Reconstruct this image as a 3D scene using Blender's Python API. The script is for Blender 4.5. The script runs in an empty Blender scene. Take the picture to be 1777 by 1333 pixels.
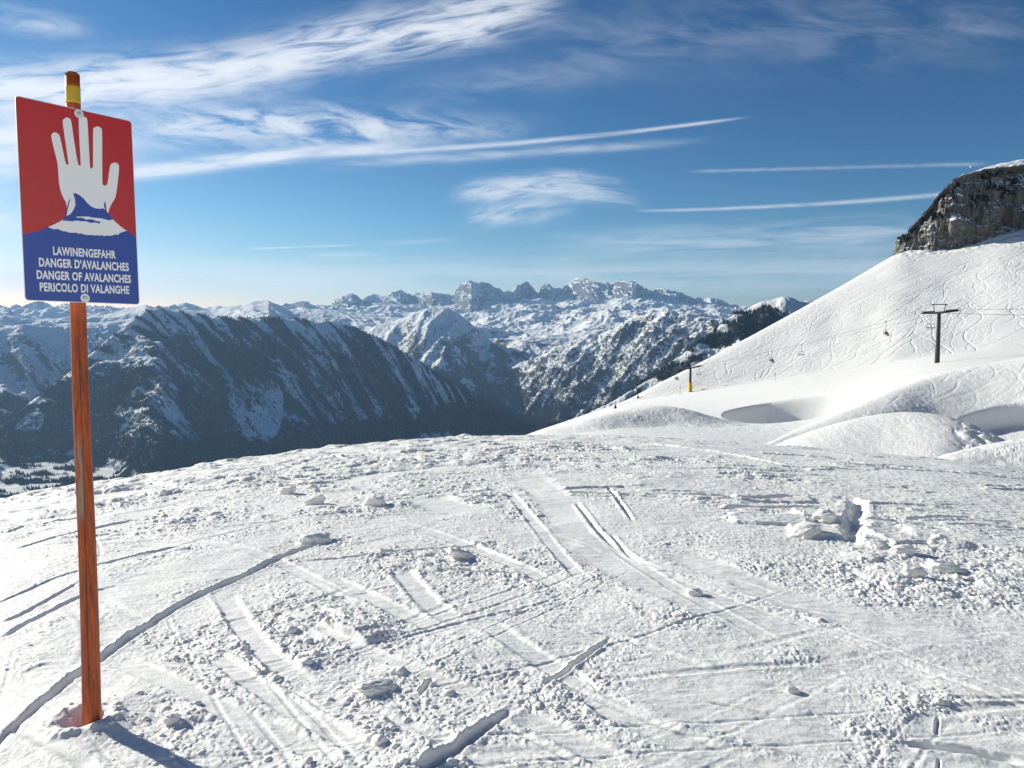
import bpy, math, numpy as np

# ------------------------------------------------------------------ camera, sun, sky, exposure
scene = bpy.context.scene
COL = scene.collection
F, CX, CY, PITCH = 1335.0, 888.5, 666.5, math.radians(4.65)
SUN_EL, SUN_AZ = math.radians(19.0), math.radians(-56)        # azimuth from +Y, negative = left
SUN_DIR = np.array([math.sin(SUN_AZ) * math.cos(SUN_EL), math.cos(SUN_AZ) * math.cos(SUN_EL), math.sin(SUN_EL)])

cam_data = bpy.data.cameras.new("camera")
cam_data.sensor_width = 36.0
cam_data.lens = 36.0 * F / 1777.0
cam_data.clip_start = 0.05
cam_data.clip_end = 120000.0
cam = bpy.data.objects.new("camera", cam_data)
COL.objects.link(cam)
cam.rotation_euler = (math.pi / 2 - PITCH, 0, 0)
scene.camera = cam

sun_data = bpy.data.lights.new("sun", 'SUN')
sun_data.energy = 5.0
sun_data.angle = math.radians(0.53)
sun_data.color = (1.0, 0.957, 0.845)
sun = bpy.data.objects.new("sun", sun_data)
COL.objects.link(sun)
from mathutils import Vector, Matrix
sun.rotation_euler = Vector(SUN_DIR).to_track_quat('Z', 'Y').to_euler()

scene.view_settings.view_transform = 'Standard'
scene.view_settings.look = 'None'
scene.view_settings.gamma = 1.0
scene.view_settings.exposure = 0.62

scene.cycles.max_bounces = 8
scene.cycles.diffuse_bounces = 4
scene.cycles.volume_bounces = 0
scene.cycles.sample_clamp_indirect = 6.0


def ray(px, py):
    """world direction of a pixel of the 1777 x 1333 photograph"""
    x, u = (px - CX) / F, (CY - py) / F
    return np.array([x, math.cos(PITCH) + u * math.sin(PITCH), u * math.cos(PITCH) - math.sin(PITCH)])


def raya(px, py):
    px = np.asarray(px, float); py = np.asarray(py, float)
    x, u = (px - CX) / F, (CY - py) / F
    return x, math.cos(PITCH) + u * math.sin(PITCH), u * math.cos(PITCH) - math.sin(PITCH)


def az_slope(px, py):
    x, y, z = raya(px, py)
    return np.arctan2(x, y), z / np.hypot(x, y)


# node helper ------------------------------------------------------------------------------
class NT:
    def __init__(self, tree):
        self.t = tree
        self.n = tree.nodes
        self.l = tree.links

    def node(self, typ, **kw):
        nd = self.n.new(typ)
        for k, v in kw.items():
            setattr(nd, k, v)
        return nd

    def set(self, sock, v):
        if isinstance(v, bpy.types.NodeSocket):
            self.l.new(v, sock)
        else:
            sock.default_value = v

    def m(self, op, a, b=0.0, c=0.0, clamp=False):
        nd = self.node('ShaderNodeMath', operation=op, use_clamp=clamp)
        self.set(nd.inputs[0], a); self.set(nd.inputs[1], b); self.set(nd.inputs[2], c)
        return nd.outputs[0]

    def sm(self, x, a, b):                       # smoothstep from a to b
        nd = self.node('ShaderNodeMapRange', interpolation_type='SMOOTHSTEP')
        self.set(nd.inputs[0], x)
        if a < b:
            nd.inputs[1].default_value, nd.inputs[2].default_value = a, b
            nd.inputs[3].default_value, nd.inputs[4].default_value = 0, 1
        else:
            nd.inputs[1].default_value, nd.inputs[2].default_value = b, a
            nd.inputs[3].default_value, nd.inputs[4].default_value = 1, 0
        return nd.outputs[0]

    def comb(self, x, y, z=0.0):
        nd = self.node('ShaderNodeCombineXYZ')
        self.set(nd.inputs[0], x); self.set(nd.inputs[1], y); self.set(nd.inputs[2], z)
        return nd.outputs[0]

    def noise(self, vec, scale, detail=6.0, rough=0.55, dist=0.0, lac=2.0):
        nd = self.node('ShaderNodeTexNoise')
        if vec is not None:
            self.l.new(vec, nd.inputs['Vector'])
        nd.inputs['Scale'].default_value = scale
        nd.inputs['Detail'].default_value = detail
        nd.inputs['Roughness'].default_value = rough
        nd.inputs['Lacunarity'].default_value = lac
        nd.inputs['Distortion'].default_value = dist
        return nd.outputs['Fac']

    def mix(self, f, a, b):
        nd = self.node('ShaderNodeMix', data_type='RGBA')
        self.set(nd.inputs[0], f); self.set(nd.inputs[6], a); self.set(nd.inputs[7], b)
        return nd.outputs[2]


# world ------------------------------------------------------------------------------------
world = bpy.data.worlds.new("World")
scene.world = world
world.use_nodes = True
W = NT(world.node_tree)
W.n.clear()
out = W.node('ShaderNodeOutputWorld')
bg = W.node('ShaderNodeBackground')
bg.inputs['Strength'].default_value = 0.06
W.l.new(bg.outputs[0], out.inputs[0])
sky = W.node('ShaderNodeTexSky', sky_type='NISHITA')
sky.sun_disc = False
sky.sun_elevation = SUN_EL
sky.sun_rotation = SUN_AZ
sky.altitude = 1600
sky.air_density = 1.0
sky.dust_density = 0.6
sky.ozone_density = 2.5
sr = W.node('ShaderNodeSeparateColor'); W.l.new(sky.outputs[0], sr.inputs[0])
cb = W.node('ShaderNodeCombineColor')                 # the deep, clean blue of high winter air
for k_, (ref, hor, ex) in enumerate(((4.5, 3.4, 2.05), (6.1, 5.9, 1.56), (7.3, 7.5, 1.34))):
    W.l.new(W.m('MULTIPLY', W.m('POWER', W.m('DIVIDE', sr.outputs[k_], ref), ex), hor), cb.inputs[k_])
tc = W.node('ShaderNodeTexCoord')
sx = W.node('ShaderNodeSeparateXYZ')
W.l.new(tc.outputs['Generated'], sx.inputs[0])
yy = W.m('MAXIMUM', sx.outputs[1], 0.05)
U = W.m('DIVIDE', sx.outputs[0], yy)          # direction as tangents of azimuth and height
V = W.m('DIVIDE', sx.outputs[2], yy)


def uvw(px, py):
    x, y, z = ray(px, py)
    return x / y, z / y


CLOUD = []


def cloud(p0, p1, w0, w1, amount, fibre=5.0, stretch=7.0, thr=0.42, soft=0.3, fade=(0.1, 0.2), bend=0.0, seed=0.0, skew=0.0, rag=0.5):
    """a streak of cirrus between two sky directions"""
    (u0, v0), (u1, v1) = uvw(*p0), uvw(*p1)
    L = math.hypot(u1 - u0, v1 - v0)
    c, s = (u1 - u0) / L, (v1 - v0) / L
    du = W.m('SUBTRACT', U, u0); dv = W.m('SUBTRACT', V, v0)
    a = W.m('DIVIDE', W.m('ADD', W.m('MULTIPLY', du, c), W.m('MULTIPLY', dv, s)), L)
    b = W.m('SUBTRACT', W.m('MULTIPLY', dv, c), W.m('MULTIPLY', du, s))
    if bend:
        b = W.m('SUBTRACT', b, W.m('MULTIPLY', W.m('MULTIPLY', a, W.m('SUBTRACT', 1.0, a)), 4 * bend))
    wd = W.m('ADD', w0 / F, W.m('MULTIPLY', a, (w1 - w0) / F))
    bb = W.m('DIVIDE', b, W.m('MAXIMUM', wd, 1e-4))
    vec = W.comb(W.m('ADD', W.m('MULTIPLY', a, L), W.m('MULTIPLY', b, skew)), W.m('MULTIPLY', b, stretch), seed)
    rn = W.noise(W.comb(W.m('MULTIPLY', a, L), b, seed + 3.3), 9.0, 5, 0.6)
    bb = W.m('ADD', bb, W.m('MULTIPLY', W.m('SUBTRACT', rn, 0.5), rag * 2))
    prof = W.m('POWER', 2.718, W.m('MULTIPLY', W.m('MULTIPLY', bb, bb), -1.0))
    n = W.noise(vec, fibre, 9, 0.62, 0.6)
    tex = W.sm(n, thr - soft, thr + soft)
    ends = W.m('MULTIPLY', W.sm(a, -0.02, fade[0]), W.sm(a, 1.02, 1.0 - fade[1]))
    r = W.m('MULTIPLY', W.m('MULTIPLY', prof, tex), W.m('MULTIPLY', ends, amount))
    CLOUD.append(r)


# the long upper band, the mottled middle field, the tapering streak, the lens, contrails, veils
cloud((-260, 190), (560, 108), 34, 34, 2.0, 12, 6, 0.46, 0.20, (0.0, 0.35), 0.0, 1.0, 0.8, 0.6)
cloud((300, 140), (1010, -10), 30, 36, 1.5, 12, 6, 0.48, 0.20, (0.35, 0.3), 0.0, 2.0, 0.8, 0.6)
cloud((-260, 255), (300, 250), 46, 40, 1.9, 9, 5, 0.45, 0.22, (0.0, 0.5), 0.0, 3.0, 0.5)
cloud((170, 215), (980, 225), 36, 18, 1.2, 15, 3, 0.52, 0.18, (0.2, 0.5), 0.0, 4.0, 1.2, 0.5)
cloud((60, 322), (760, 247), 13, 7, 1.5, 12, 7, 0.42, 0.24, (0.1, 0.3), 0.004, 5.0, 0.4, 0.4)
cloud((480, 272), (1300, 203), 5.5, 2.0, 0.75, 12, 6, 0.40, 0.26, (0.3, 0.10), -0.008, 6.0, 0, 0.35)
cloud((500, 292), (1250, 243), 9, 6, 0.45, 12, 6, 0.48, 0.24, (0.3, 0.3), 0.0, 6.5, 0, 0.5)
cloud((770, 342), (1130, 356), 13, 14, 1.0, 22, 5, 0.48, 0.20, (0.25, 0.45), 0.016, 7.0, -2.0, 1.0)
cloud((790, 328), (1100, 318), 9, 10, 0.55, 22, 5, 0.49, 0.20, (0.3, 0.4), 0.01, 7.2, -2.0, 1.0)
cloud((800, 380), (1010, 352), 14, 20, 0.75, 20, 4, 0.48, 0.20, (0.3, 0.5), 0.0, 7.5, -1.6, 0.9)
cloud((1190, 298), (1720, 284), 2.4, 3.0, 0.26, 26, 3, 0.42, 0.28, (0.1, 0.1), 0.0, 8.0, 0, 0.3)
cloud((1100, 366), (1640, 337), 2.0, 3.6, 0.55, 18, 5, 0.38, 0.3, (0.12, 0.02), -0.004, 9.0, 0, 0.25)
cloud((-200, 395), (230, 350), 32, 28, 1.2, 9, 4, 0.46, 0.22, (0.0, 0.6), 0.0, 10.0)
cloud((430, 432), (650, 424), 1.6, 1.6, 0.5, 16, 4, 0.40, 0.3, (0.1, 0.4), 0.0, 11.0, 0, 0.2)
cloud((520, 444), (680, 440), 4, 4, 0.35, 14, 4, 0.46, 0.26, (0.3, 0.5), 0.0, 11.5)
cloud((640, 425), (820, 414), 3.5, 3.5, 0.2, 14, 4, 0.46, 0.26, (0.3, 0.5), 0.0, 11.7)
cloud((900, 425), (1700, 405), 18, 26, 0.42, 8, 14, 0.48, 0.20, (0.3, 0.2), 0.0, 12.0)
cloud((300, 490), (1800, 470), 26, 36, 0.50, 5, 14, 0.46, 0.24, (0.2, 0.1), 0.0, 13.0)
cloud((-100, 490), (800, 490), 36, 24, 0.75, 5, 12, 0.44, 0.26, (0.0, 0.5), 0.0, 13.6)
cloud((700, 75), (1900, 30), 60, 60, 0.15, 9, 3, 0.53, 0.20, (0.3, 0.2), 0.0, 14.0, 1.6)
cloud((-60, 20), (200, 60), 20, 14, 0.55, 12, 4, 0.52, 0.22, (0.1, 0.5), 0.0, 15.0)
cloud((650, 165), (1150, 110), 24, 26, 0.16, 12, 3, 0.51, 0.20, (0.3, 0.4), 0.0, 16.0, 1.8)
tot = CLOUD[0]
for c_ in CLOUD[1:]:
    tot = W.m('ADD', tot, c_)
tot = W.m('SUBTRACT', 1.0, W.m('POWER', 2.718, W.m('MULTIPLY', tot, -1.25)))
tot = W.m('MULTIPLY', tot, W.sm(sx.outputs[1], 0.05, 0.3))
CLOUD_COL = W.node('ShaderNodeRGB').outputs[0]
CLOUD_COL.default_value = (10.6, 10.9, 11.4, 1)
W.l.new(W.mix(tot, cb.outputs[0], CLOUD_COL), bg.inputs['Color'])

# ------------------------------------------------------------------ noise
RNG = np.random.default_rng(11)
PERM = RNG.permutation(256).astype(np.int32)
ANG = RNG.random(256) * 2 * np.pi
GX, GY = np.cos(ANG).astype(np.float32), np.sin(ANG).astype(np.float32)
T1, T2, T3 = [RNG.random(256).astype(np.float32) for _ in range(3)]


def perlin(x, y, seed=0):
    x = x + seed * 17.31; y = y + seed * 9.77
    xi = np.floor(x).astype(np.int32); yi = np.floor(y).astype(np.int32)
    xf = (x - xi).astype(np.float32); yf = (y - yi).astype(np.float32)
    u = xf * xf * xf * (xf * (xf * 6 - 15) + 10); v = yf * yf * yf * (yf * (yf * 6 - 15) + 10)

    def g(dx, dy):
        k = PERM[(PERM[(xi + dx) & 255] + yi + dy) & 255]
        return GX[k] * (xf - dx) + GY[k] * (yf - dy)
    a = g(0, 0); a = a + u * (g(1, 0) - a)
    b = g(0, 1); b = b + u * (g(1, 1) - b)
    return (a + v * (b - a)) * 1.5


C37, S37 = math.cos(0.65), math.sin(0.65)


def fbm(x, y, octaves=5, gain=0.5, seed=0):
    s = np.zeros(np.shape(x), np.float32); a = 1.0; t = 0
    for o in range(octaves):
        s += a * perlin(x, y, seed + o * 3); t += a
        a *= gain
        x, y = (x * C37 - y * S37) * 2.03, (x * S37 + y * C37) * 2.03
    return s / t


def ridged(x, y, octaves=5, gain=0.5, seed=0):
    s = np.zeros(np.shape(x), np.float32); a = 1.0; t = 0; w = 1.0
    for o in range(octaves):
        n = 1 - np.abs(perlin(x, y, seed + o * 3)); n = n * n * w
        s += a * n; t += a
        w = np.clip(n * 1.6, 0, 1)
        a *= gain
        x, y = (x * C37 - y * S37) * 2.05, (x * S37 + y * C37) * 2.05
    return s / t


def lumps(x, y, cell, seed=0, fill=1.0, power=2.0):
    """height field of half-buried round lumps, one or none per jittered cell"""
    x = x / cell + seed * 31.7; y = y / cell + seed * 13.9
    xi = np.floor(x).astype(np.int32); yi = np.floor(y).astype(np.int32)
    h = np.zeros(x.shape, np.float32)
    for dx in (-1, 0, 1):
        for dy in (-1, 0, 1):
            cx_, cy_ = xi + dx, yi + dy
            k = PERM[(PERM[cx_ & 255] + cy_) & 255]
            k2 = PERM[(k + 77) & 255]
            px_ = cx_ + T1[k]; py_ = cy_ + T2[k2]
            r = (0.28 + 0.6 * T3[k2] ** power) * np.where(T1[k2] < fill, 1.0, 0.0)
            d2 = (x - px_) ** 2 + (y - py_) ** 2
            hh = np.sqrt(np.maximum(r * r - d2, 0)) * (0.6 + 0.6 * T3[k])
            np.maximum(h, hh, out=h)
    return h * cell


def sstep(x, a, b):
    t = np.clip((x - a) / (b - a), 0, 1)
    return t * t * (3 - 2 * t)


def poly_dist(X, Y, P, maxd):
    """distance to polyline P, signed side and position, only for points near it"""
    P = np.asarray(P, float)
    sel = np.nonzero((X > P[:, 0].min() - maxd) & (X < P[:, 0].max() + maxd) & (Y > P[:, 1].min() - maxd) & (Y < P[:, 1].max() + maxd))[0]
    x, y = X[sel], Y[sel]
    best = np.full(x.shape, 1e9); side = np.zeros(x.shape); along = np.zeros(x.shape)
    acc = 0.0; total = np.sum(np.hypot(*np.diff(P, axis=0).T))
    for (ax, ay), (bx, by) in zip(P[:-1], P[1:]):
        ex, ey = bx - ax, by - ay; l2 = ex * ex + ey * ey + 1e-12
        t = np.clip(((x - ax) * ex + (y - ay) * ey) / l2, 0, 1)
        dx, dy = x - ax - t * ex, y - ay - t * ey
        d = np.hypot(dx, dy); m = d < best
        best[m] = d[m]; side[m] = np.sign(ex * dy - ey * dx)[m]; along[m] = ((acc + t * math.sqrt(l2)) / total)[m]
        acc += math.sqrt(l2)
    k = best < maxd
    return sel[k], best[k], side[k], along[k]


def curve(P, n=8):
    """Catmull-Rom refinement of a polyline"""
    P = np.asarray(P, float)
    Q = np.vstack([2 * P[0] - P[1], P, 2 * P[-1] - P[-2]])
    o = []
    for i in range(1, len(Q) - 2):
        p0, p1, p2, p3 = Q[i - 1], Q[i], Q[i + 1], Q[i + 2]
        for t in np.linspace(0, 1, n, endpoint=False):
            o.append(0.5 * (2 * p1 + (p2 - p0) * t + (2 * p0 - 5 * p1 + 4 * p2 - p3) * t * t + (3 * p1 - p0 - 3 * p2 + p3) * t ** 3))
    o.append(P[-1])
    return np.array(o)


# ------------------------------------------------------------------ mesh helpers
def np_mesh(name, V, faces, mat=None, smooth=True, nside=4, attrs=None):
    me = bpy.data.meshes.new(name)
    V = np.ascontiguousarray(V, np.float32); faces = np.ascontiguousarray(faces, np.int32)
    me.vertices.add(len(V)); me.vertices.foreach_set('co', V.ravel())
    me.loops.add(faces.size); me.loops.foreach_set('vertex_index', faces.ravel())
    me.polygons.add(len(faces)); me.polygons.foreach_set('loop_start', np.arange(0, faces.size, nside, dtype=np.int32))
    if smooth:
        me.polygons.foreach_set('use_smooth', np.ones(len(faces), bool))
    else:
        me.polygons.foreach_set('use_smooth', np.zeros(len(faces), bool))
    for k, v in (attrs or {}).items():
        me.attributes.new(k, 'FLOAT', 'POINT').data.foreach_set('value', np.ascontiguousarray(v, np.float32).ravel())
    me.update(calc_edges=True)
    if mat:
        me.materials.append(mat)
    return me


def grid_faces(n, m):
    i = np.arange(n * m).reshape(n, m)
    return np.stack([i[:-1, :-1], i[:-1, 1:], i[1:, 1:], i[1:, :-1]], -1).reshape(-1, 4)


def link(name, me, parent=None, loc=None):
    o = bpy.data.objects.new(name, me)
    COL.objects.link(o)
    if parent is not None:
        o.parent = parent
    if loc is not None:
        o.location = loc
    return o


def empty(name, loc=(0, 0, 0), rz=0.0):
    o = bpy.data.objects.new(name, None)
    COL.objects.link(o)
    o.empty_display_size = 0.2
    o.location = loc; o.rotation_euler = (0, 0, rz)
    return o


def tag(o, label=None, cat=None, group=None, kind=None):
    if label: o['label'] = label
    if cat: o['category'] = cat
    if group: o['group'] = group
    if kind: o['kind'] = kind
    return o


def copy_tree(o, parent=None):
    c = o.copy(); COL.objects.link(c)
    if parent is not None:
        c.parent = parent
    for ch in list(o.children):
        copy_tree(ch, c)
    return c


class MB:
    """collects shapes and links them as one mesh object"""
    def __init__(self):
        self.v, self.f = [], []

    def add(self, V, Fs):
        b = len(self.v)
        self.v += [tuple(p) for p in V]
        self.f += [[i + b for i in f] for f in Fs]
        return self

    def box(self, c, s, R=None):
        c = Vector(c); R = R or Matrix.Identity(3)
        P = [c + R @ Vector((sx_ * s[0] / 2, sy_ * s[1] / 2, sz_ * s[2] / 2)) for sx_ in (-1, 1) for sy_ in (-1, 1) for sz_ in (-1, 1)]
        return self.add(P, [(0, 1, 3, 2), (4, 6, 7, 5), (0, 4, 5, 1), (2, 3, 7, 6), (0, 2, 6, 4), (1, 5, 7, 3)])

    def tube(self, pts, rad, n=8, cap=True):
        pts = [Vector(p) for p in pts]
        rad = [rad] * len(pts) if np.isscalar(rad) else rad
        V, Fs = [], []
        up = Vector((0.13, 0.27, 0.95))
        for i, p in enumerate(pts):
            t = (pts[min(i + 1, len(pts) - 1)] - pts[max(i - 1, 0)]).normalized()
            a = t.cross(up)
            if a.length < 0.2: a = t.cross(Vector((1, 0, 0)))
            a.normalize(); b = t.cross(a)
            for k in range(n):
                w = 2 * math.pi * k / n
                V.append(p + (a * math.cos(w) + b * math.sin(w)) * rad[i])
        for i in range(len(pts) - 1):
            for k in range(n):
                Fs.append((i * n + k, i * n + (k + 1) % n, (i + 1) * n + (k + 1) % n, (i + 1) * n + k))
        if cap:
            Fs.append(tuple(range(n))[::-1]); Fs.append(tuple(range((len(pts) - 1) * n, len(pts) * n)))
        return self.add(V, Fs)

    def disc(self, c, axis, r, t, n=14):
        c = Vector(c); axis = Vector(axis).normalized()
        return self.tube([c - axis * t / 2, c + axis * t / 2], r, n)

    def build(self, name, mat, parent=None, smooth=False, loc=None):
        me = bpy.data.meshes.new(name)
        me.from_pydata(self.v, [], self.f)
        me.update()
        if smooth:
            me.polygons.foreach_set('use_smooth', np.ones(len(me.polygons), bool))
        me.materials.append(mat)
        return link(name, me, parent, loc)


# ------------------------------------------------------------------ materials
def new_mat(name):
    m = bpy.data.materials.new(name); m.use_nodes = True
    N = NT(m.node_tree)
    b = N.n['Principled BSDF']
    return m, N, b


def plain(name, col, rough=0.5, metal=0.0, noise=0.0, nscale=30.0):
    m, N, b = new_mat(name)
    b.inputs['Roughness'].default_value = rough; b.inputs['Metallic'].default_value = metal
    if noise:
        t = N.node('ShaderNodeTexCoord')
        n = N.noise(t.outputs['Object'], nscale, 5, 0.6)
        dark = tuple(c * (1 - noise) for c in col) + (1,)
        lite = tuple(min(1, c * (1 + noise)) for c in col) + (1,)
        N.l.new(N.mix(n, dark, lite), b.inputs['Base Color'])
    else:
        b.inputs['Base Color'].default_value = (*col, 1)
    return m


def snow_mat(name, bump_scale, bump_dist, tint=(0.86, 0.875, 0.885)):
    m, N, b = new_mat(name)
    t = N.node('ShaderNodeTexCoord')
    n1 = N.noise(t.outputs['Object'], bump_scale, 6, 0.65)
    n2 = N.noise(t.outputs['Object'], bump_scale * 0.012, 4, 0.5)
    N.l.new(N.mix(n2, tuple(c * 0.955 for c in tint) + (1,), tint + (1,)), b.inputs['Base Color'])
    b.inputs['Roughness'].default_value = 0.62
    b.inputs['Specular IOR Level'].default_value = 0.25
    bp = N.node('ShaderNodeBump'); bp.inputs['Strength'].default_value = 0.7
    bp.inputs['Distance'].default_value = bump_dist
    N.l.new(n1, bp.inputs['Height']); N.l.new(bp.outputs[0], b.inputs['Normal'])
    return m


M_SNOW = snow_mat('snow_near', 70.0, 0.005, (0.895, 0.892, 0.858))
M_SLOPE = snow_mat('snow_slope', 3.0, 0.10, (0.875, 0.875, 0.85))

# ------------------------------------------------------------------ near snow
HC = 1.6
sk = np.array([(-700, 1100), (-300, 985), (-100, 905), (0, 872), (100, 850), (180, 838), (250, 828), (330, 812), (430, 797), (560, 781), (700, 766), (850, 758),
               (1000, 757), (1100, 758), (1200, 763), (1300, 770), (1420, 780), (1560, 791), (1680, 803), (1777, 817), (1900, 836), (2200, 890), (2700, 1000)], float)
_a, _s = az_slope(sk[:, 0], sk[:, 1])
K_AZ, K_V = _a, _s ** 2 / (4 * HC)


def near_base(X, Y):
    r = np.hypot(X, Y); az = np.arctan2(X, Y)
    return -HC - np.interp(az, K_AZ, K_V) * r * r


def on_near(px, py):
    """where the line of sight of a pixel meets the snow dome (near root)"""
    az, sl = az_slope(px, py)
    k = np.interp(az, K_AZ, K_V)
    disc = np.sqrt(np.maximum(sl * sl - 4 * k * HC, 0))
    r = (-sl - disc) / (2 * k)
    return r * np.sin(az), r * np.cos(az)


def npts(P, n=8):
    P = np.asarray(P, float)
    x, y = on_near(P[:, 0], P[:, 1])
    return curve(np.stack([x, y], 1), n)


NA, NR = 1500, 1500
az = np.linspace(math.radians(-44), math.radians(44), NA)
rr = np.concatenate([np.exp(np.linspace(math.log(1.7), math.log(26), NR - 140)), np.exp(np.linspace(math.log(26.05), math.log(60), 140))])
AZ, RR = np.meshgrid(az, rr)
X = (RR * np.sin(AZ)).ravel(); Y = (RR * np.cos(AZ)).ravel()
Z = near_base(X, Y)
base_z = Z.copy()
# wander the sampling so lumps are not round
wx = X + 0.02 * perlin(X * 14, Y * 14, 1) + 0.05 * perlin(X * 4, Y * 4, 2)
wy = Y + 0.02 * perlin(X * 14, Y * 14, 3) + 0.05 * perlin(X * 4, Y * 4, 4)
Z += 0.045 * fbm(X * 0.35, Y * 0.35, 3, 0.5, 5) + 0.018 * fbm(X * 1.3, Y * 1.3, 3, 0.5, 6)
# rough and smooth patches
az_f = AZ.ravel(); r_f = RR.ravel()
rough = fbm(X * 0.55 + Y * 0.2, Y * 0.55 - X * 0.2, 4, 0.55, 9)
rough = 0.10 + 0.34 * sstep(fbm(X * 1.1 - Y * 0.5, Y * 1.1 + X * 0.5, 3, 0.55, 19), -0.2, 0.2) + 0.62 * sstep(rough, -0.08, 0.26)
right_smooth = sstep(az_f, 0.12, 0.34) * sstep(r_f, 5.5, 8.0)
rough = rough * (1 - 0.93 * right_smooth)
low = fbm(X * 2.2, Y * 2.2, 3, 0.5, 14)
rough = np.clip(rough * (0.8 + 0.9 * low), 0, 1)
lane = np.zeros_like(Z)       # 0..1 how much the surface has been pressed flat by a ski
add = np.zeros_like(Z)


def t_lane(P, w, depth, berm=0.02, amount=1.0):
    sel, d, s, t = poly_dist(X, Y, npts(P), w * 2.2)
    e = sstep(d, w * 0.62, w * 0.4) if False else 1 - sstep(d * (1 + 0.3 * fbm(X[sel] * 6, Y[sel] * 6, 3, 0.55, 26)), w * 0.36, w * 0.62)
    ends = sstep(t, 0, 0.2) * (1 - sstep(t, 0.75, 1))
    lane[sel] = np.maximum(lane[sel], e * amount * ends)
    b = np.exp(-((d - w * 0.68) / (w * 0.16)) ** 2) * berm * (0.5 + 0.9 * np.clip(fbm(X[sel] * 9, Y[sel] * 9, 3, 0.6, 21) + 0.3, 0, 1))
    add[sel] += (0.4 * b - 0.36 * depth * e) * ends


def t_groove(P, w, depth, berm=0.5, one=0):
    sel, d, s, t = poly_dist(X, Y, npts(P), w * 4)
    ends = sstep(t, 0, 0.14) * (1 - sstep(t, 0.72, 1))
    wob = 1 + 0.5 * fbm(X[sel] * 9, Y[sel] * 9, 3, 0.55, 23) + (0.9 * fbm(X[sel] * 5, Y[sel] * 5, 4, 0.6, 24) if w > 0.07 else 0)
    e = 1 - sstep(d * wob, w * 0.2, w * (0.65 + 0.3 * ends))
    lane[sel] = np.maximum(lane[sel], (1 - sstep(d, w * 0.8, w * 1.1)) * ends)
    bb = np.exp(-((d - w * 1.2) / (w * 0.6)) ** 2) * berm * depth * (0.5 + 0.7 * np.clip(fbm(X[sel] * 7, Y[sel] * 7, 4, 0.6, 22) + 0.3, 0, 1))
    if one:
        bb = bb * np.where(s == one, 1.0, 0.15)
    add[sel] += (bb - depth * e) * ends


LANES = [
    ([(195, 1143), (300, 1190), (420, 1250), (560, 1310), (640, 1345)], .11, .02, .02),
    ([(385, 1025), (415, 1075), (465, 1135), (545, 1205)], .12, .025, .025),
    ([(520, 1075), (640, 1130), (760, 1180), (880, 1228)], .09, .012, .012),
    ([(690, 980), (740, 1040), (800, 1088)], .14, .02, .02),
    ([(835, 1078), (900, 1120), (980, 1170), (1050, 1212)], .13, .03, .02),
    ([(900, 815), (960, 865), (1010, 925), (1100, 990), (1250, 1055), (1420, 1110), (1600, 1180), (1800, 1250)], .42, .014, .003),
    ([(1150, 945), (1250, 990), (1350, 1030), (1500, 1075), (1800, 1130)], .30, .010, .004),
    ([(890, 1237), (1000, 1290), (1100, 1345)], .12, .02, .02),
    ([(560, 995), (650, 1040), (760, 1090), (800, 1110)], .12, .015, .02),
    ([(360, 1130), (470, 1210), (600, 1290), (700, 1345)], .10, .015, .02),
    ([(1010, 1200), (1120, 1260), (1260, 1320)], .16, .012, .012),
    ([(1060, 940), (1160, 1010), (1300, 1090), (1400, 1140)], .10, .015, .012),
    ([(640, 900), (760, 925), (900, 980), (1010, 1040)], .12, .015, .018),
    ([(300, 940), (420, 955), (520, 990), (640, 1060)], .10, .012, .016),
    ([(40, 1180), (90, 1160), (190, 1190)], .09, .015, .012),
    ([(1080, 1215), (1250, 1230), (1420, 1290), (1500, 1340)], .38, .01, .015),
    ([(1560, 1260), (1680, 1290), (1800, 1340)], .40, .01, .01),
    ([(1120, 1290), (1250, 1335), (1400, 1360)], .30, .01, .012),
    ([(730, 860), (780, 880), (840, 890)], .45, .02, .02),
    ([(1130, 1145), (1300, 1190), (1500, 1240)], .2, .012, .015),
    ([(880, 850), (930, 910), (1000, 990), (1040, 1030)], .10, .015, .012),
]
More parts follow.
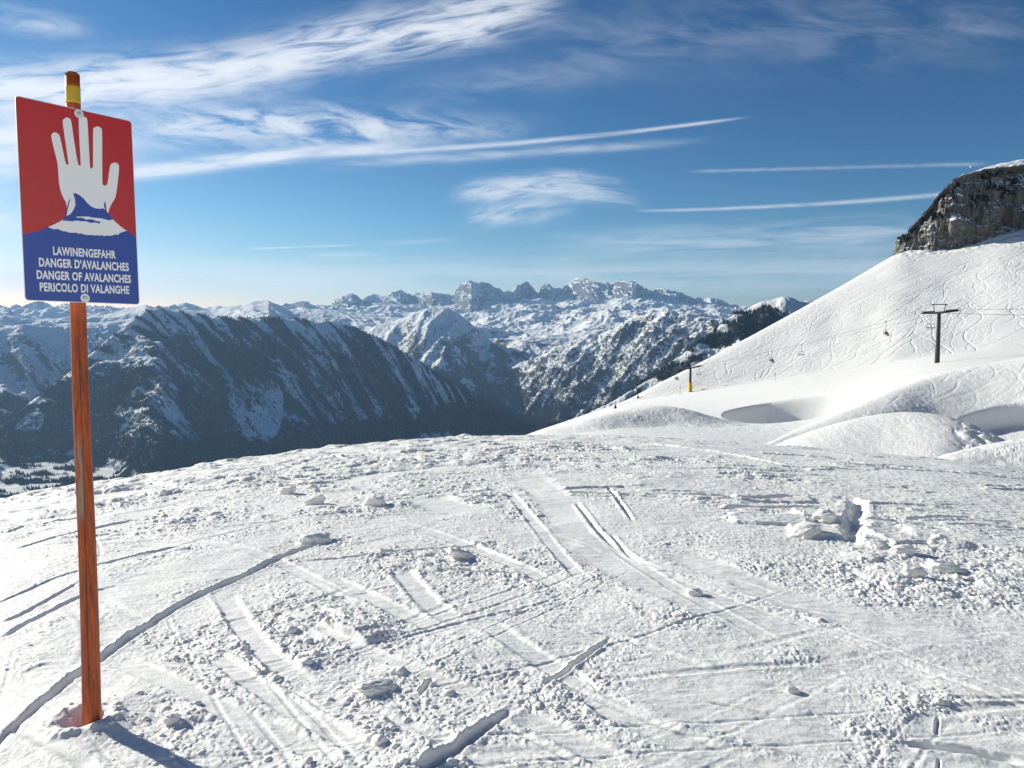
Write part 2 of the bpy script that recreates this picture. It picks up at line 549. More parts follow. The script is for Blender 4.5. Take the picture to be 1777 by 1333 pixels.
GROOVES = [
    ([(-60, 1365), (0, 1302), (60, 1242), (130, 1180), (185, 1135), (245, 1090), (330, 1040), (430, 995), (500, 962), (560, 943), (650, 922)], .042, .085, .7, 1),
    ([(728, 1350), (800, 1300), (850, 1262), (893, 1231)], .042, .10, .5, 1),
    ([(940, 1192), (1000, 1150), (1064, 1104)], .026, .05, .4, 0),
    ([(515, 972), (590, 968), (690, 957), (890, 934)], .03, .035, .5, 0),
    ([(650, 966), (760, 984), (850, 990), (940, 996)], .035, .04, .6, 0),
    ([(0, 1112), (60, 1072), (150, 1030), (225, 1012)], .035, .03, .5, 1),
    ([(0, 1082), (60, 1052), (150, 1006)], .03, .025, .5, 1),
    ([(-20, 1052), (110, 1000), (170, 985)], .03, .02, .5, 1),
    ([(1225, 1216), (1330, 1240), (1480, 1280)], .022, .035, .3, 0),
    ([(1570, 1286), (1680, 1300), (1800, 1323)], .05, .06, .5, 0),
    ([(1625, 1270), (1628, 1240)], .015, .04, .1, 0),
    ([(1628, 1345), (1630, 1310)], .012, .03, .1, 0),
    ([(1055, 845), (1075, 872), (1100, 910)], .04, .05, .4, 0),
    ([(1000, 870), (1030, 912), (1075, 952)], .045, .05, .5, 0),
    ([(1060, 925), (1095, 960), (1150, 985)], .035, .03, .5, 0),
    ([(0, 930), (80, 908), (200, 888)], .05, .03, .6, 1),
    ([(20, 955), (130, 925), (260, 900)], .05, .03, .6, 1),
    ([(150, 985), (260, 960), (340, 945)], .04, .03, .6, 1),
    ([(1570, 902), (1660, 899), (1720, 905), (1800, 912)], .09, .07, .6, 0),
    ([(1640, 912), (1720, 914), (1800, 922)], .05, .04, .5, 0),
    ([(20, 1268), (110, 1312), (180, 1350)], .05, .05, .6, 0),
    ([(730, 1205), (752, 1175)], .025, .03, .5, 0),
    ([(1000, 1165), (1020, 1180), (1040, 1200)], .015, .02, .4, 0),
    ([(540, 1050), (640, 1085), (720, 1095)], .03, .02, .7, 0),
    ([(1180, 860), (1290, 866), (1420, 862)], .09, .06, .5, 1),
    ([(1120, 985), (1260, 1003), (1380, 1040)], .02, .02, .4, 0),
    ([(760, 1040), (850, 1060), (930, 1062)], .03, .02, .6, 0),
    ([(880, 800), (960, 803), (1060, 812)], .12, .05, .6, 0),
    ([(1090, 770), (1180, 778), (1290, 792), (1380, 815)], .15, .05, .7, 0),
]
for P, w, d, b in LANES:
    t_lane(P, w, d, b)
for P, w, d, b, o in GROOVES:
    t_groove(P, w * 0.72, d * 0.72, b, o)
# many faint ski scrapes in the run's two main directions
rg = np.random.default_rng(5)
for i in range(60):
    r0 = math.exp(rg.uniform(math.log(2.2), math.log(17))); a0 = rg.uniform(-0.62, 0.62)
    x0, y0 = r0 * math.sin(a0), r0 * math.cos(a0)
    th = rg.choice([math.radians(-38), math.radians(48), math.radians(8)], p=([.5, .3, .2] if a0 < -0.1 else [.85, 0.0, .15])) + rg.normal(0, 0.16)
    L_ = rg.uniform(0.5, 2.2); bend = rg.normal(0, 0.12)
    P = np.array([(x0 + math.cos(th + bend * t) * L_ * t, y0 + math.sin(th + bend * t) * L_ * t) for t in np.linspace(0, 1, 7)])
    w = rg.uniform(0.012, 0.03) * (1 + r0 / 12); dep = rg.uniform(0.003, 0.012)
    sel, d, s, t = poly_dist(X, Y, P, w * 4)
    if len(sel) == 0: continue
    ends = np.sin(np.pi * np.clip(t, 0, 1)) ** 0.5
    add[sel] += ends * (np.exp(-((d - w * 1.3) / (w * 0.5)) ** 2) * dep * 0.4 - dep * 0.8 * (1 - sstep(d, w * 0.3, w)))
    if rg.random() < 0.5:
        lane[sel] = np.maximum(lane[sel], ends * 0.8 * (1 - sstep(d, w, w * 2.4)))
# hair-fine edge cuts, long and shallow
for i in range(100):
    r0 = math.exp(rg.uniform(math.log(2.2), math.log(14))); a0 = rg.uniform(-0.64, 0.64)
    x0, y0 = r0 * math.sin(a0), r0 * math.cos(a0)
    th = rg.choice([math.radians(-38), math.radians(40), math.radians(5)], p=([.45, .35, .2] if a0 < -0.15 else [.84, .04, .12])) + rg.normal(0, 0.2)
    L_ = rg.uniform(0.8, 4.0); bend = rg.normal(0, 0.10)
    P = np.array([(x0 + math.cos(th + bend * t) * L_ * t, y0 + math.sin(th + bend * t) * L_ * t) for t in np.linspace(0, 1, 8)])
    w = rg.uniform(0.006, 0.013) * (1 + r0 / 6); dep = rg.uniform(0.0012, 0.0042) * (1 + r0 / 14)
    gap = rg.uniform(0.10, 0.26)
    for off_ in ((0.0, gap) if rg.random() < 0.6 else (0.0,)):
        Q = P + np.array([-math.sin(th), math.cos(th)]) * off_
        sel, d, s, t = poly_dist(X, Y, Q, w * 3.2)
        if len(sel) == 0: continue
        ends = np.sin(np.pi * np.clip(t, 0, 1)) ** 0.4
        add[sel] += ends * (np.exp(-((d - w * 1.4) / (w * 0.6)) ** 2) * dep * 0.5 - dep * 1.5 * (1 - sstep(d, w * 0.3, w)))
# the broken trench and slabs at the right
for P, w, d, b, o in [([(1440, 862), (1486, 868), (1482, 905), (1472, 950)], .10, .10, .15, 0),
                      ([(1250, 884), (1330, 882), (1440, 878)], .06, .06, .4, 1),
                      ([(1500, 905), (1580, 912), (1640, 918)], .06, .06, .4, 0)]:
    t_groove(P, w, d, b, o)
for (px_, py_, sx_, sy_, h_, rot) in [(1345, 866, .9, .35, .09, 0.05), (1335, 905, .75, .40, .10, -0.1), (1420, 898, .40, .40, .13, 0.1), (1415, 925, .42, .3, .10, -0.15),
                                      (1560, 930, .55, .5, .10, 0.3), (1680, 940, 1.0, .35, .08, -0.5), (1510, 905, .35, .5, .07, 0.2)]:
    x0, y0 = on_near(px_, py_)
    dx, dy = X - x0, Y - y0
    u_ = dx * math.cos(rot) + dy * math.sin(rot); v_ = -dx * math.sin(rot) + dy * math.cos(rot)
    q = np.maximum(np.abs(u_) / (sx_ / 2), np.abs(v_) / (sy_ / 2)) + 0.25 * fbm(X * 5, Y * 5, 3, 0.6, 31)
    add += 0.75 * h_ * (1 - sstep(q, 0.85, 1.05)) * (0.8 + 0.5 * v_ / sy_)
    lane = np.maximum(lane, 0.9 * (1 - sstep(q, 0.7, 0.95)))
rubble = np.zeros_like(Z)
for (px_, py_, s_) in [(1500, 900, .8), (1590, 960, .9), (1690, 985, .8), (1600, 1000, .7), (330, 1230, .28), (700, 1200, .35), (520, 1110, .6), (620, 880, .8), (480, 850, .8), (560, 940, .3), (790, 965, .5),
                       (1600, 1225, .16), (1480, 1275, .16), (980, 1220, .25), (680, 1290, .4), (900, 800, 1.4), (1000, 780, 1.5), (1180, 800, 1.2), (420, 830, 1.3), (560, 815, 1.3), (700, 800, 1.4), (820, 790, 1.4), (250, 870, .8), (1250, 872, .5), (1340, 895, .5), (1700, 945, .7), (1330, 830, .9), (740, 850, 1.0), (330, 900, .7)]:
    x0, y0 = on_near(px_, py_)
    rubble = np.maximum(rubble, np.exp(-((X - x0) ** 2 + (Y - y0) ** 2) / s_ ** 2))
rough = np.clip(rough + 0.9 * rubble, 0, 1.25)
press = 1 - np.clip(lane, 0, 1) * 0.96
rough *= press
w2x = wx + 0.010 * perlin(X * 42, Y * 42, 5); w2y = wy + 0.010 * perlin(X * 42, Y * 42, 6)
lump = 0.6 * lumps(w2x, w2y, 0.019, 11, 0.95) + 0.6 * lumps(w2x, w2y, 0.030, 1, 0.85)
lump = np.maximum(lump, lumps(w2x, w2y, 0.05, 2, 0.55) * 0.62 * sstep(rough, 0.3, 0.75))
lump = np.maximum(lump, lumps(w2x, w2y, 0.10, 3, 0.28) * 0.5 * sstep(rough, 0.6, 0.98))
lump = np.maximum(lump, lumps(w2x, w2y, 0.22, 4, 0.4) * 0.42 * sstep(rubble, 0.35, 0.85) * press)
lump = lump + 0.010 * fbm(X * 48, Y * 48, 4, 0.65, 7) * np.clip(rough, 0, 1) + 0.012 * np.abs(fbm(X * 16, Y * 16, 3, 0.6, 8))
fine = lumps(w2x, w2y, 0.02, 5, 0.85) * 0.55
# distant lumps need more size to read
far_l = lumps(wx * 0.5, wy, 0.30, 6, 0.5) * 0.33 * sstep(r_f, 7, 12) * press * (1 - 0.8 * right_smooth)
Z += 0.60 * add + 0.42 * rough * lump + 0.6 * fine * (0.2 + 0.8 * rough) * press + (0.4 + 0.5 * sstep(-az_f, -0.12, 0.1)) * far_l * (0.35 + 0.65 * sstep(low, -0.3, 0.3))
# low wind crust ripples and small flakes on the smooth parts
Z += 0.006 * fbm(X * 6 + 3 * Y, Y * 14, 4, 0.6, 41) + 0.004 * np.clip(fbm(X * 9 - 4 * Y, Y * 22 + X * 3, 3, 0.6, 43), 0, 1) * (1 + 4 * right_smooth)
fl = ridged(X * 0.9 + Y * 0.5, Y * 3.0, 3, 0.55, 47)
Z += 0.02 * sstep(fl, 0.62, 0.72) * sstep(fbm(X * 0.5, Y * 0.8, 2, 0.5, 48), 0.02, 0.3) * sstep(r_f, 6, 9) * press
# hollow around the post
_x, _y = on_near(160, 1262)
POST_BASE = ray(160, 1262); POST_BASE = POST_BASE * (float(_y) / POST_BASE[1])
KP = float(_y) / 2.80
dpx, dpy = X - POST_BASE[0], Y - POST_BASE[1]
dp = np.hypot(dpx, dpy)
zone = np.exp(-(dp / 0.45) ** 2)
Z = Z * (1 - 0.85 * zone) + (POST_BASE[2] + 0.03 + 0.02 * fbm(X * 3, Y * 3, 3, 0.5, 51) + 0.02 * np.exp(-((dpx - .05) ** 2 + (dpy + .0) ** 2) / 0.05)) * 0.85 * zone
hol = np.hypot(dpx + 0.035, (dpy - 0.005) * 1.15) * (1 + 0.35 * fbm(X * 9, Y * 9, 3, 0.5, 53))
Z -= 0.045 * (1 - sstep(hol, 0.035, 0.105))
Z += 0.02 * np.exp(-((hol - 0.125) / 0.035) ** 2) * (0.5 + fbm(X * 14, Y * 14, 3, 0.6, 54))
NEAR_Z = Z.reshape(NR, NA)
me = np_mesh('snow_field', np.stack([X, Y, Z], 1), grid_faces(NR, NA)[:, ::-1], M_SNOW)
tag(link('snow_field', me), kind='structure')
press2 = press.reshape(NR, NA); rough2 = np.clip(rough, 0, 1).reshape(NR, NA)
lr = np.log(rr)


def near_z(x, y):
    a = math.atan2(x, y); r = math.hypot(x, y)
    j = (a - az[0]) / (az[1] - az[0]); i = np.interp(r, rr, np.arange(NR))
    i0 = int(min(max(i, 0), NR - 2)); j0 = int(min(max(j, 0), NA - 2))
    fi, fj = i - i0, j - j0
    z = NEAR_Z
    return float((z[i0, j0] * (1 - fj) + z[i0, j0 + 1] * fj) * (1 - fi) + (z[i0 + 1, j0] * (1 - fj) + z[i0 + 1, j0 + 1] * fj) * fi)


# coarse snow around and behind the viewer
th = np.concatenate([np.linspace(math.radians(43.9), math.radians(316.1), 160)])
r2 = np.exp(np.linspace(math.log(0.3), math.log(320), 130))
TH, R2 = np.meshgrid(th, r2)
xb, yb = R2 * np.sin(TH), R2 * np.cos(TH)
azb = np.where(TH < np.pi, TH, TH - 2 * np.pi)
kb = np.interp(azb, K_AZ, K_V)
hill = sstep(np.abs(azb), math.radians(66), math.radians(112))             # unseen mountainside behind the viewer, added to bounce sunlight onto the sign
fall = np.where(R2 < 60, R2 ** 2, 3600 + 120 * (R2 - 60))
zb = -HC - kb * fall * (1 - hill) + hill * (0.42 * np.maximum(R2 - 6, 0) ** 2 / (R2 + 14) + 0.03 * R2 * fbm(xb / 40, yb / 40, 4, 0.5, 58)) + 0.04 * fbm(xb * 0.35, yb * 0.35, 3, 0.5, 5) + 0.03 * lumps(xb.ravel(), yb.ravel(), 0.4, 3, 0.5).reshape(xb.shape)
me = np_mesh('snow_behind', np.stack([xb, yb, zb], -1).reshape(-1, 3), grid_faces(*xb.shape)[:, ::-1], M_SNOW)
tag(link('snow_field', me), kind='structure')
th = np.linspace(math.radians(-44.5), math.radians(44.5), 40); r2 = np.linspace(0.0, 1.72, 30)
TH, R2 = np.meshgrid(th, r2)
xb, yb = R2 * np.sin(TH), R2 * np.cos(TH)
zb = near_base(xb, yb) + 0.03 * fbm(xb * 1.5, yb * 1.5, 3, 0.5, 5)
me = np_mesh('snow_underfoot', np.stack([xb, yb, zb], -1).reshape(-1, 3), grid_faces(*xb.shape)[:, ::-1], M_SNOW)
tag(link('snow_field', me), kind='structure')

# ------------------------------------------------------------------ terrain from crest lines
def crest_arrays(pts):
    P = np.asarray(pts, float)
    a, s = az_slope(P[:, 0], P[:, 1])
    return a, P[:, 2], s * P[:, 2]


def wedge(AZ, R, pts, sf, sb, w, H=1e9, smooth=0.0):
    a, cr, cz = crest_arrays(pts)
    if smooth:                                              # round the crest line over about a degree
        ga = np.linspace(a[0] - 0.2, a[-1] + 0.2, 4000)
        kw_ = np.exp(-np.linspace(-2.5, 2.5, 2 * int(2.5 * smooth / (ga[1] - ga[0])) + 1) ** 2); kw_ /= kw_.sum()
        sm_ = lambda v: np.convolve(np.pad(np.interp(ga, a, v), len(kw_) // 2, mode='edge'), kw_, 'valid')
        Rc = np.interp(AZ, ga, sm_(cr)); Zc = np.interp(AZ, ga, sm_(cz / cr)) * Rc
    else:
        Rc = np.interp(AZ, a, cr); Zc = np.interp(AZ, a, cz)
    if not np.isscalar(sf):
        sf = np.interp(AZ, ga, sm_(np.asarray(sf, float))) if smooth else np.interp(AZ, a, np.asarray(sf, float))
    d = R - Rc
    s = np.where(d < 0, sf, sb)
    dd = np.sqrt(d * d + w * w) - w
    drop = s * dd
    if H < 1e8:
        drop = H * (1 - np.exp(-drop / H))
    over = np.maximum(np.maximum(a[0] - AZ, AZ - a[-1]), 0) * R
    return Zc - drop - 1.5 * over, d, Rc, Zc


def table(AZ, R, radii, cols):
    """ground given as picture heights py at some radii, per column px"""
    pxs = sorted(cols)
    aa = np.array([az_slope(p, 600)[0] for p in pxs])
    lr_ = np.log(np.asarray(radii, float))
    S = np.array([[az_slope(p, y)[1] for y in cols[p]] for p in pxs])      # slope z/r
    i = np.clip(np.interp(AZ, aa, np.arange(len(pxs))), 0, len(pxs) - 1.0001)
    j = np.interp(np.log(R), lr_, np.arange(len(radii)))
    j = np.clip(j, 0, len(radii) - 1.0001)
    i0 = i.astype(int); j0 = j.astype(int); fi = i - i0; fj = j - j0
    fi = fi * fi * (3 - 2 * fi)
    v = (S[i0, j0] * (1 - fi) + S[i0 + 1, j0] * fi) * (1 - fj) + (S[i0, j0 + 1] * (1 - fi) + S[i0 + 1, j0 + 1] * fi) * fj
    return v * R


def smax(a, b, k):
    h = np.clip(0.5 + 0.5 * (a - b) / k, 0, 1)
    return b + (a - b) * h + k * h * (1 - h)


# ------------------------------------------------------------------ ski slope (middle distance)
MA = 1500
maz = np.linspace(math.radians(-8), math.radians(42), MA)
mr = np.concatenate([np.exp(np.linspace(math.log(26), math.log(60), 180, endpoint=False)), np.exp(np.linspace(math.log(60), math.log(240), 480, endpoint=False)), np.linspace(240, 470, 820, endpoint=False), np.linspace(470, 720, 60)])
MR = len(mr)
A_, R_ = np.meshgrid(maz, mr)
A_, R_ = A_.ravel(), R_.ravel()
MX, MY = R_ * np.sin(A_), R_ * np.cos(A_)
SLOPE_PTS = [(600, 960, 250), (850, 800, 285), (930, 752, 305), (1000, 728, 322), (1075, 702, 340), (1130, 672, 348), (1200, 637, 359), (1300, 585, 379), (1400, 530, 402),
             (1480, 485, 424), (1560, 437, 447), (1640, 434, 443), (1690, 424, 447), (1740, 405, 456), (1777, 396, 460), (1950, 360, 475), (2300, 330, 500)]
SCOOPS = [(1345, 726, 158, 10.0, 15.0, 8.0, 25.0), (1806, 735, 97, 8.5, 10.0, 6.5, 20.0)]


def scoop(X_, Y_, k):
    """a wind-scooped bowl: steep on its left and far rim, running out to the right"""
    px_, py_, rc, ul, vl, dep, ur = SCOOPS[k]
    a0 = az_slope(px_, py_)[0]
    cx_, cy_ = rc * math.sin(a0), rc * math.cos(a0)
    u_ = (X_ - cx_) * math.cos(a0) - (Y_ - cy_) * math.sin(a0)
    v_ = (X_ - cx_) * math.sin(a0) + (Y_ - cy_) * math.cos(a0)
    vf = 34.0 if k == 0 else vl
    q = np.hypot(np.where(u_ < 0, u_ / ul, u_ / ur), np.where(v_ < 0, v_ / vf, v_ / vl))
    return dep * (1 - sstep(q, 0.70, 1.0)) * (1 - 0.6 * sstep(u_, 0, ur))


def mid_ground(A_, R_):
    X_, Y_ = R_ * np.sin(A_), R_ * np.cos(A_)
    floor = table(A_, R_, [26, 50, 90, 130, 165, 230, 300, 420],
                  {700: [860, 850, 845, 840, 838, 836, 835, 835], 930: [800, 790, 765, 757, 755, 753, 752, 752], 1075: [800, 785, 760, 735, 722, 712, 704, 700],
                   1200: [800, 785, 760, 735, 718, 697, 683, 676], 1300: [800, 790, 765, 735, 708, 680, 668, 662], 1400: [810, 800, 775, 725, 692, 663, 652, 647],
                   1500: [825, 815, 780, 705, 672, 648, 640, 634], 1626: [850, 840, 790, 680, 641, 624, 617, 611], 1777: [870, 860, 800, 660, 632, 612, 604, 596], 2200: [900, 880, 830, 630, 600, 584, 574, 562]})
    f2 = floor.reshape(MR, MA)
    for ax, wn in ((1, 60), (0, 36), (1, 60), (0, 36), (1, 40)):
        pad = [(0, 0), (0, 0)]; pad[ax] = (wn + 1, wn)
        cs = np.cumsum(np.pad(f2 / R_.reshape(MR, MA), pad, mode='edge'), axis=ax)
        hi = np.take(cs, np.arange(2 * wn + 1, cs.shape[ax]), ax); lo = np.take(cs, np.arange(0, cs.shape[ax] - 2 * wn - 1), ax)
        f2 = (hi - lo) / (2 * wn + 1) * R_.reshape(MR, MA)
    floor = f2.ravel()
    # wind scoops
    floor = floor - scoop(X_, Y_, 0)
    h, d, Rc, Zc = wedge(A_, R_, SLOPE_PTS, 0.46, 0.5, 6, smooth=0.012)
    h = h + (1.3 * fbm(X_ / 45, Y_ / 45, 3, 0.5, 61)) * np.clip(np.abs(d) / 40, 0, 1)
    z = smax(h, floor, 3.0)
    m3, d, _, _ = wedge(A_, R_, [(1250, 812, 72), (1330, 775, 78), (1377, 749, 88), (1459, 716, 97), (1557, 673, 110), (1622, 649, 118), (1700, 633, 122), (1777, 620, 124), (2000, 585, 126)], np.array([.16, .16, .17, .2, .24, .3, .34, .36, .36]), .32, 5, smooth=0.016)
    m3 = m3 + 0.35 * fbm(X_ / 14, Y_ / 14, 3, 0.5, 63) * np.clip(np.abs(d) / 10, 0, 1)
    m3 = m3 - scoop(X_, Y_, 1)
    z = smax(m3, z, 0.5)
    m6, d, _, _ = wedge(A_, R_, [(860, 800, 112), (900, 768, 114), (940, 752, 116), (1000, 735, 120), (1075, 713, 125), (1150, 704, 128), (1185, 710, 127), (1250, 731, 124), (1320, 754, 120), (1390, 785, 116)],
                        np.array([.2, .2, .22, .28, .45, .55, .55, .45, .35, .3]), .22, 7, smooth=0.016)
    m6 = m6 + 0.3 * fbm(X_ / 10, Y_ / 10, 3, 0.5, 65)
    z = smax(m6, z, 1.0)
    m4, d, _, _ = wedge(A_, R_, [(1290, 800, 60), (1340, 775, 62), (1400, 752, 64), (1460, 733, 66), (1530, 718, 68), (1590, 715, 68), (1640, 721, 67), (1690, 738, 66), (1745, 765, 64), (1790, 795, 60)],
                        np.array([.3, .3, .3, .3, .3, .3, .3, .35, .35, .35]), .5, 4, smooth=0.016)
    z = smax(m4, z, 0.4)
    m5, d, _, _ = wedge(A_, R_, [(1560, 830, 40), (1640, 790, 44), (1700, 776, 46), (1777, 762, 48), (1900, 740, 50), (2300, 700, 50)], .3, .35, 2.5, smooth=0.02)
    z = smax(m5 + 0.15 * fbm(X_ / 3, Y_ / 3, 3, .5, 66), z, 0.3)
    return z


MZ = mid_ground(A_, R_)
MZ0 = MZ.reshape(MR, MA).copy()


def mid_z(x, y):
    a = math.atan2(x, y); r = math.hypot(x, y)
    j = np.interp(a, maz, np.arange(MA)); i = np.interp(r, mr, np.arange(MR))
    i0, j0 = int(min(i, MR - 2)), int(min(j, MA - 2)); fi, fj = i - i0, j - j0
    return float((MZ0[i0, j0] * (1 - fj) + MZ0[i0, j0 + 1] * fj) * (1 - fi) + (MZ0[i0 + 1, j0] * (1 - fj) + MZ0[i0 + 1, j0 + 1] * fj) * fi)


def hit_mid(px, py, rmin=40):
    a, s = az_slope(px, py)
    for r in np.exp(np.linspace(math.log(rmin), math.log(700), 1500)):
        x, y = r * math.sin(a), r * math.cos(a)
        if mid_z(x, y) >= s * r:
            return np.array([x, y, mid_z(x, y)])
    return np.array([x, y, mid_z(x, y)])


# ski tracks carved into the slope: lines that weave downhill
rg = np.random.default_rng(21)
groove = np.zeros((MR, MA), np.float32)
ridge_ = np.zeros((MR, MA), np.float32)
gx = np.gradient(MZ0, axis=1); gr = np.gradient(MZ0, axis=0)
la0, la1 = maz[0], maz[1] - maz[0]


def splat(xs, ys, dep, wid):
    a = np.arctan2(xs, ys); r = np.hypot(xs, ys)
    j = (a - la0) / la1; i = np.interp(r, mr, np.arange(MR))
    ok = (i > 3) & (i < MR - 4) & (j > 3) & (j < MA - 4)
    i, j, r = i[ok], j[ok], r[ok]
    if len(i) == 0: return
    dep = (dep * np.ones(len(ok)))[ok]
    i0, j0 = np.round(i).astype(int), np.round(j).astype(int)
    for di in (-2, -1, 0, 1, 2):
        for dj in (-3, -2, -1, 0, 1, 2, 3):
            ii, jj = i0 + di, j0 + dj
            dist = np.hypot(mr[ii] - r, (jj - j) * la1 * r)
            np.maximum.at(groove, (ii, jj), (dep * np.exp(-(dist / wid) ** 2)).astype(np.float32))


def downhill_track(px, py, length, wiggle, wl, dep, wid, drift=0.0):
    p = hit_mid(px, py, 150)
    x, y = p[0], p[1]
    xs, ys = [], []
    ph = rg.uniform(0, 6.28)
    e = 2.0
    n = int(length / 0.35)
    for k in range(n):
        if k % 8 == 0:
            dzx = (mid_z(x + e, y) - mid_z(x - e, y)) / (2 * e); dzy = (mid_z(x, y + e) - mid_z(x, y - e)) / (2 * e)
            g = math.hypot(dzx, dzy) + 1e-6
            if g < 0.12: break
            dx, dy = -dzx / g, -dzy / g
        s = k * 0.35
        t = wiggle * math.sin(ph + s * 2 * math.pi / wl) + drift
        vx, vy = dx + t * (-dy), dy + t * dx
        q = math.hypot(vx, vy)
        x += vx / q * 0.35; y += vy / q * 0.35
        xs.append(x); ys.append(y)
    if xs:
        splat(np.array(xs), np.array(ys), dep, wid)


for i in range(760):
    px_ = rg.uniform(1100, 1900)
    sky_y = np.interp(px_, [p[0] for p in SLOPE_PTS], [p[1] for p in SLOPE_PTS])
    py_ = sky_y + 4 + abs(rg.normal(0, 60))
    if px_ < 1777 and py_ > 640: continue
    downhill_track(px_, py_, rg.uniform(18, 110), rg.choice([0.1, 0.3, 0.6, 1.3]), rg.uniform(12, 40), rg.uniform(0.0, 1.0) ** 2 * 0.18 + 0.06, rg.uniform(0.16, 0.30), rg.normal(-0.75, 0.5))
# traverse lines on the nearer drifts and the piste
for i in range(330):
    px_, py_ = [(rg.uniform(1400, 1777), rg.uniform(650, 745)), (rg.uniform(1060, 1330), rg.uniform(712, 757)), (rg.uniform(1640, 1777), rg.uniform(770, 810)), (rg.uniform(1080, 1777), rg.uniform(640, 700))][rg.choice(4, p=[.42, .36, .1, .12])]
    p = hit_mid(px_, py_, 38)
    r0 = math.hypot(p[0], p[1]); th = rg.normal(0.35, 0.35) if px_ > 1350 and py_ < 700 else rg.normal(-0.05, 0.22)
    Ls = rg.uniform(3, 16) * r0 / 110
    t = np.arange(0, Ls, 0.12)
    k_ = rg.normal(0, 0.05)
    splat(p[0] + np.cos(th + k_ * t) * t, p[1] + np.sin(th + k_ * t) * t, rg.uniform(0.02, 0.06) * np.sin(np.pi * t / Ls) ** 0.5, rg.uniform(0.10, 0.18) * r0 / 100)
rough_m = 0.10 * np.clip(fbm(MX / 2.2, MY / 2.2, 4, 0.6, 71), -0.3, 1) * sstep(fbm(MX / 30, MY / 30, 3, 0.5, 72), -0.15, 0.3)
m6m = np.exp(-((A_ - az_slope(1200, 735)[0]) / 0.09) ** 2) * np.exp(-((R_ - 112) / 12) ** 2)
clod_m = lumps(MX + 0.3 * perlin(MX, MY, 2), MY, 0.5, 7, 0.3) * 0.12 * sstep(fbm(MX / 12, MY / 12, 3, 0.5, 73), 0.12, 0.3)
MZ = MZ + 0.035 * fbm(MX / 0.9, MY / 2.0, 4, 0.65, 77) * (0.4 + 0.6 * (R_ < 150)) + np.exp(-((R_ - 443) / 9) ** 2) * sstep(A_, az_slope(1545, 440)[0], az_slope(1575, 440)[0]) * 1.5 * fbm(MX / 7, MY / 7, 3, 0.55, 78)
MZ = MZ + rough_m + clod_m * (R_ < 140) + m6m * 0.08 * fbm(MX / 1.6, MY / 1.6, 3, 0.6, 75) - groove.ravel()
# crumbly rubble on the lee side of the front mound
rb = np.exp(-((A_ - az_slope(1700, 748)[0]) / 0.022) ** 2) * np.exp(-((R_ - 63) / 3.0) ** 2)
MZ += rb * (lumps(MX, MY, 0.45, 9, 0.7) * 0.8)
# let the far left fall away under the near crest
MZ -= sstep(-A_, 0.0, 0.12) * (R_ - 26) * 0.3
me = np_mesh('ski_slope', np.stack([MX, MY, MZ], 1), grid_faces(MR, MA)[:, ::-1], M_SLOPE)
tag(link('ski_slope', me), kind='structure')

# ------------------------------------------------------------------ mountains
FA, FR = 1500, 1150
faz = np.linspace(math.radians(-42), math.radians(40), FA)
fr = np.concatenate([np.exp(np.linspace(math.log(420), math.log(3600), 90, endpoint=False)), np.exp(np.linspace(math.log(3600), math.log(10500), 520, endpoint=False)), np.exp(np.linspace(math.log(10500), math.log(30000), FR - 610))])
VALLEY = -1150.0
SKY_A = [(-200, 530), (0, 530), (15, 532), (25, 526), (37, 532), (47, 529), (64, 524), (81, 525), (93, 534), (108, 527), (125, 527), (140, 531), (155, 530), (186, 531), (203, 536), (236, 534), (253, 531), (287, 534),
         (304, 529), (324, 527), (338, 529), (358, 538), (371, 538), (398, 533), (439, 530), (466, 529), (483, 529), (506, 527), (527, 522), (554, 531), (574, 529), (580, 522), (594, 514), (611, 509), (619, 512), (627, 520),
         (648, 511), (656, 512), (665, 516), (680, 508), (695, 504), (712, 511), (724, 509), (735, 507), (742, 510), (749, 507), (766, 510), (776, 511), (788, 512), (793, 499), (800, 494), (806, 488.5), (818, 488), (830, 491), (836, 490), (847, 492), (860, 497),
         (874, 505), (887, 504), (896, 497), (904, 492), (911, 490), (917, 491), (923, 498), (935, 511), (940, 497), (944, 494), (952, 493), (957, 498), (963, 500), (975, 500), (987, 493), (996, 486), (1007, 481), (1012, 485), (1016, 483), (1030, 489), (1046, 492), (1050, 490),
         (1055, 488), (1060, 493), (1066, 491), (1077, 487), (1090, 490), (1097, 488), (1104, 490), (1112, 497), (1120, 500), (1130, 505), (1142, 501), (1156, 503), (1167, 505), (1178, 506), (1190, 512), (1202, 517), (1212, 516), (1221, 519), (1233, 518), (1245, 519), (1262, 526),
         (1280, 530), (1293, 533), (1340, 545), (1500, 560)]
PTS_A = [(p, y, 23000 + 1300 * math.sin(p * 0.021) + 500 * math.sin(p * 0.09)) for p, y in SKY_A]
PTS_B2 = [(-150, 552, 15000), (0, 545, 15000), (60, 556, 15200), (180, 548, 15500), (236, 533, 16000), (253, 529, 16000), (275, 536, 16000), (365, 540, 16500), (400, 531, 16600), (420, 529, 16600), (439, 523, 16600), (466, 521, 16600), (478, 527, 16600),
          (500, 538, 16500), (560, 536, 16500), (640, 545, 16500), (760, 560, 15500), (900, 600, 15000)]
PTS_E = [(560, 620, 12800), (620, 580, 12800), (660, 563, 12700), (690, 556, 12600), (715, 545, 12500), (735, 537, 12500), (752, 532, 12500), (770, 533, 12500), (785, 538, 12500), (800, 546, 12500), (815, 560, 12400), (840, 582, 12300), (880, 612, 12000), (940, 655, 11800), (1000, 700, 11500)]
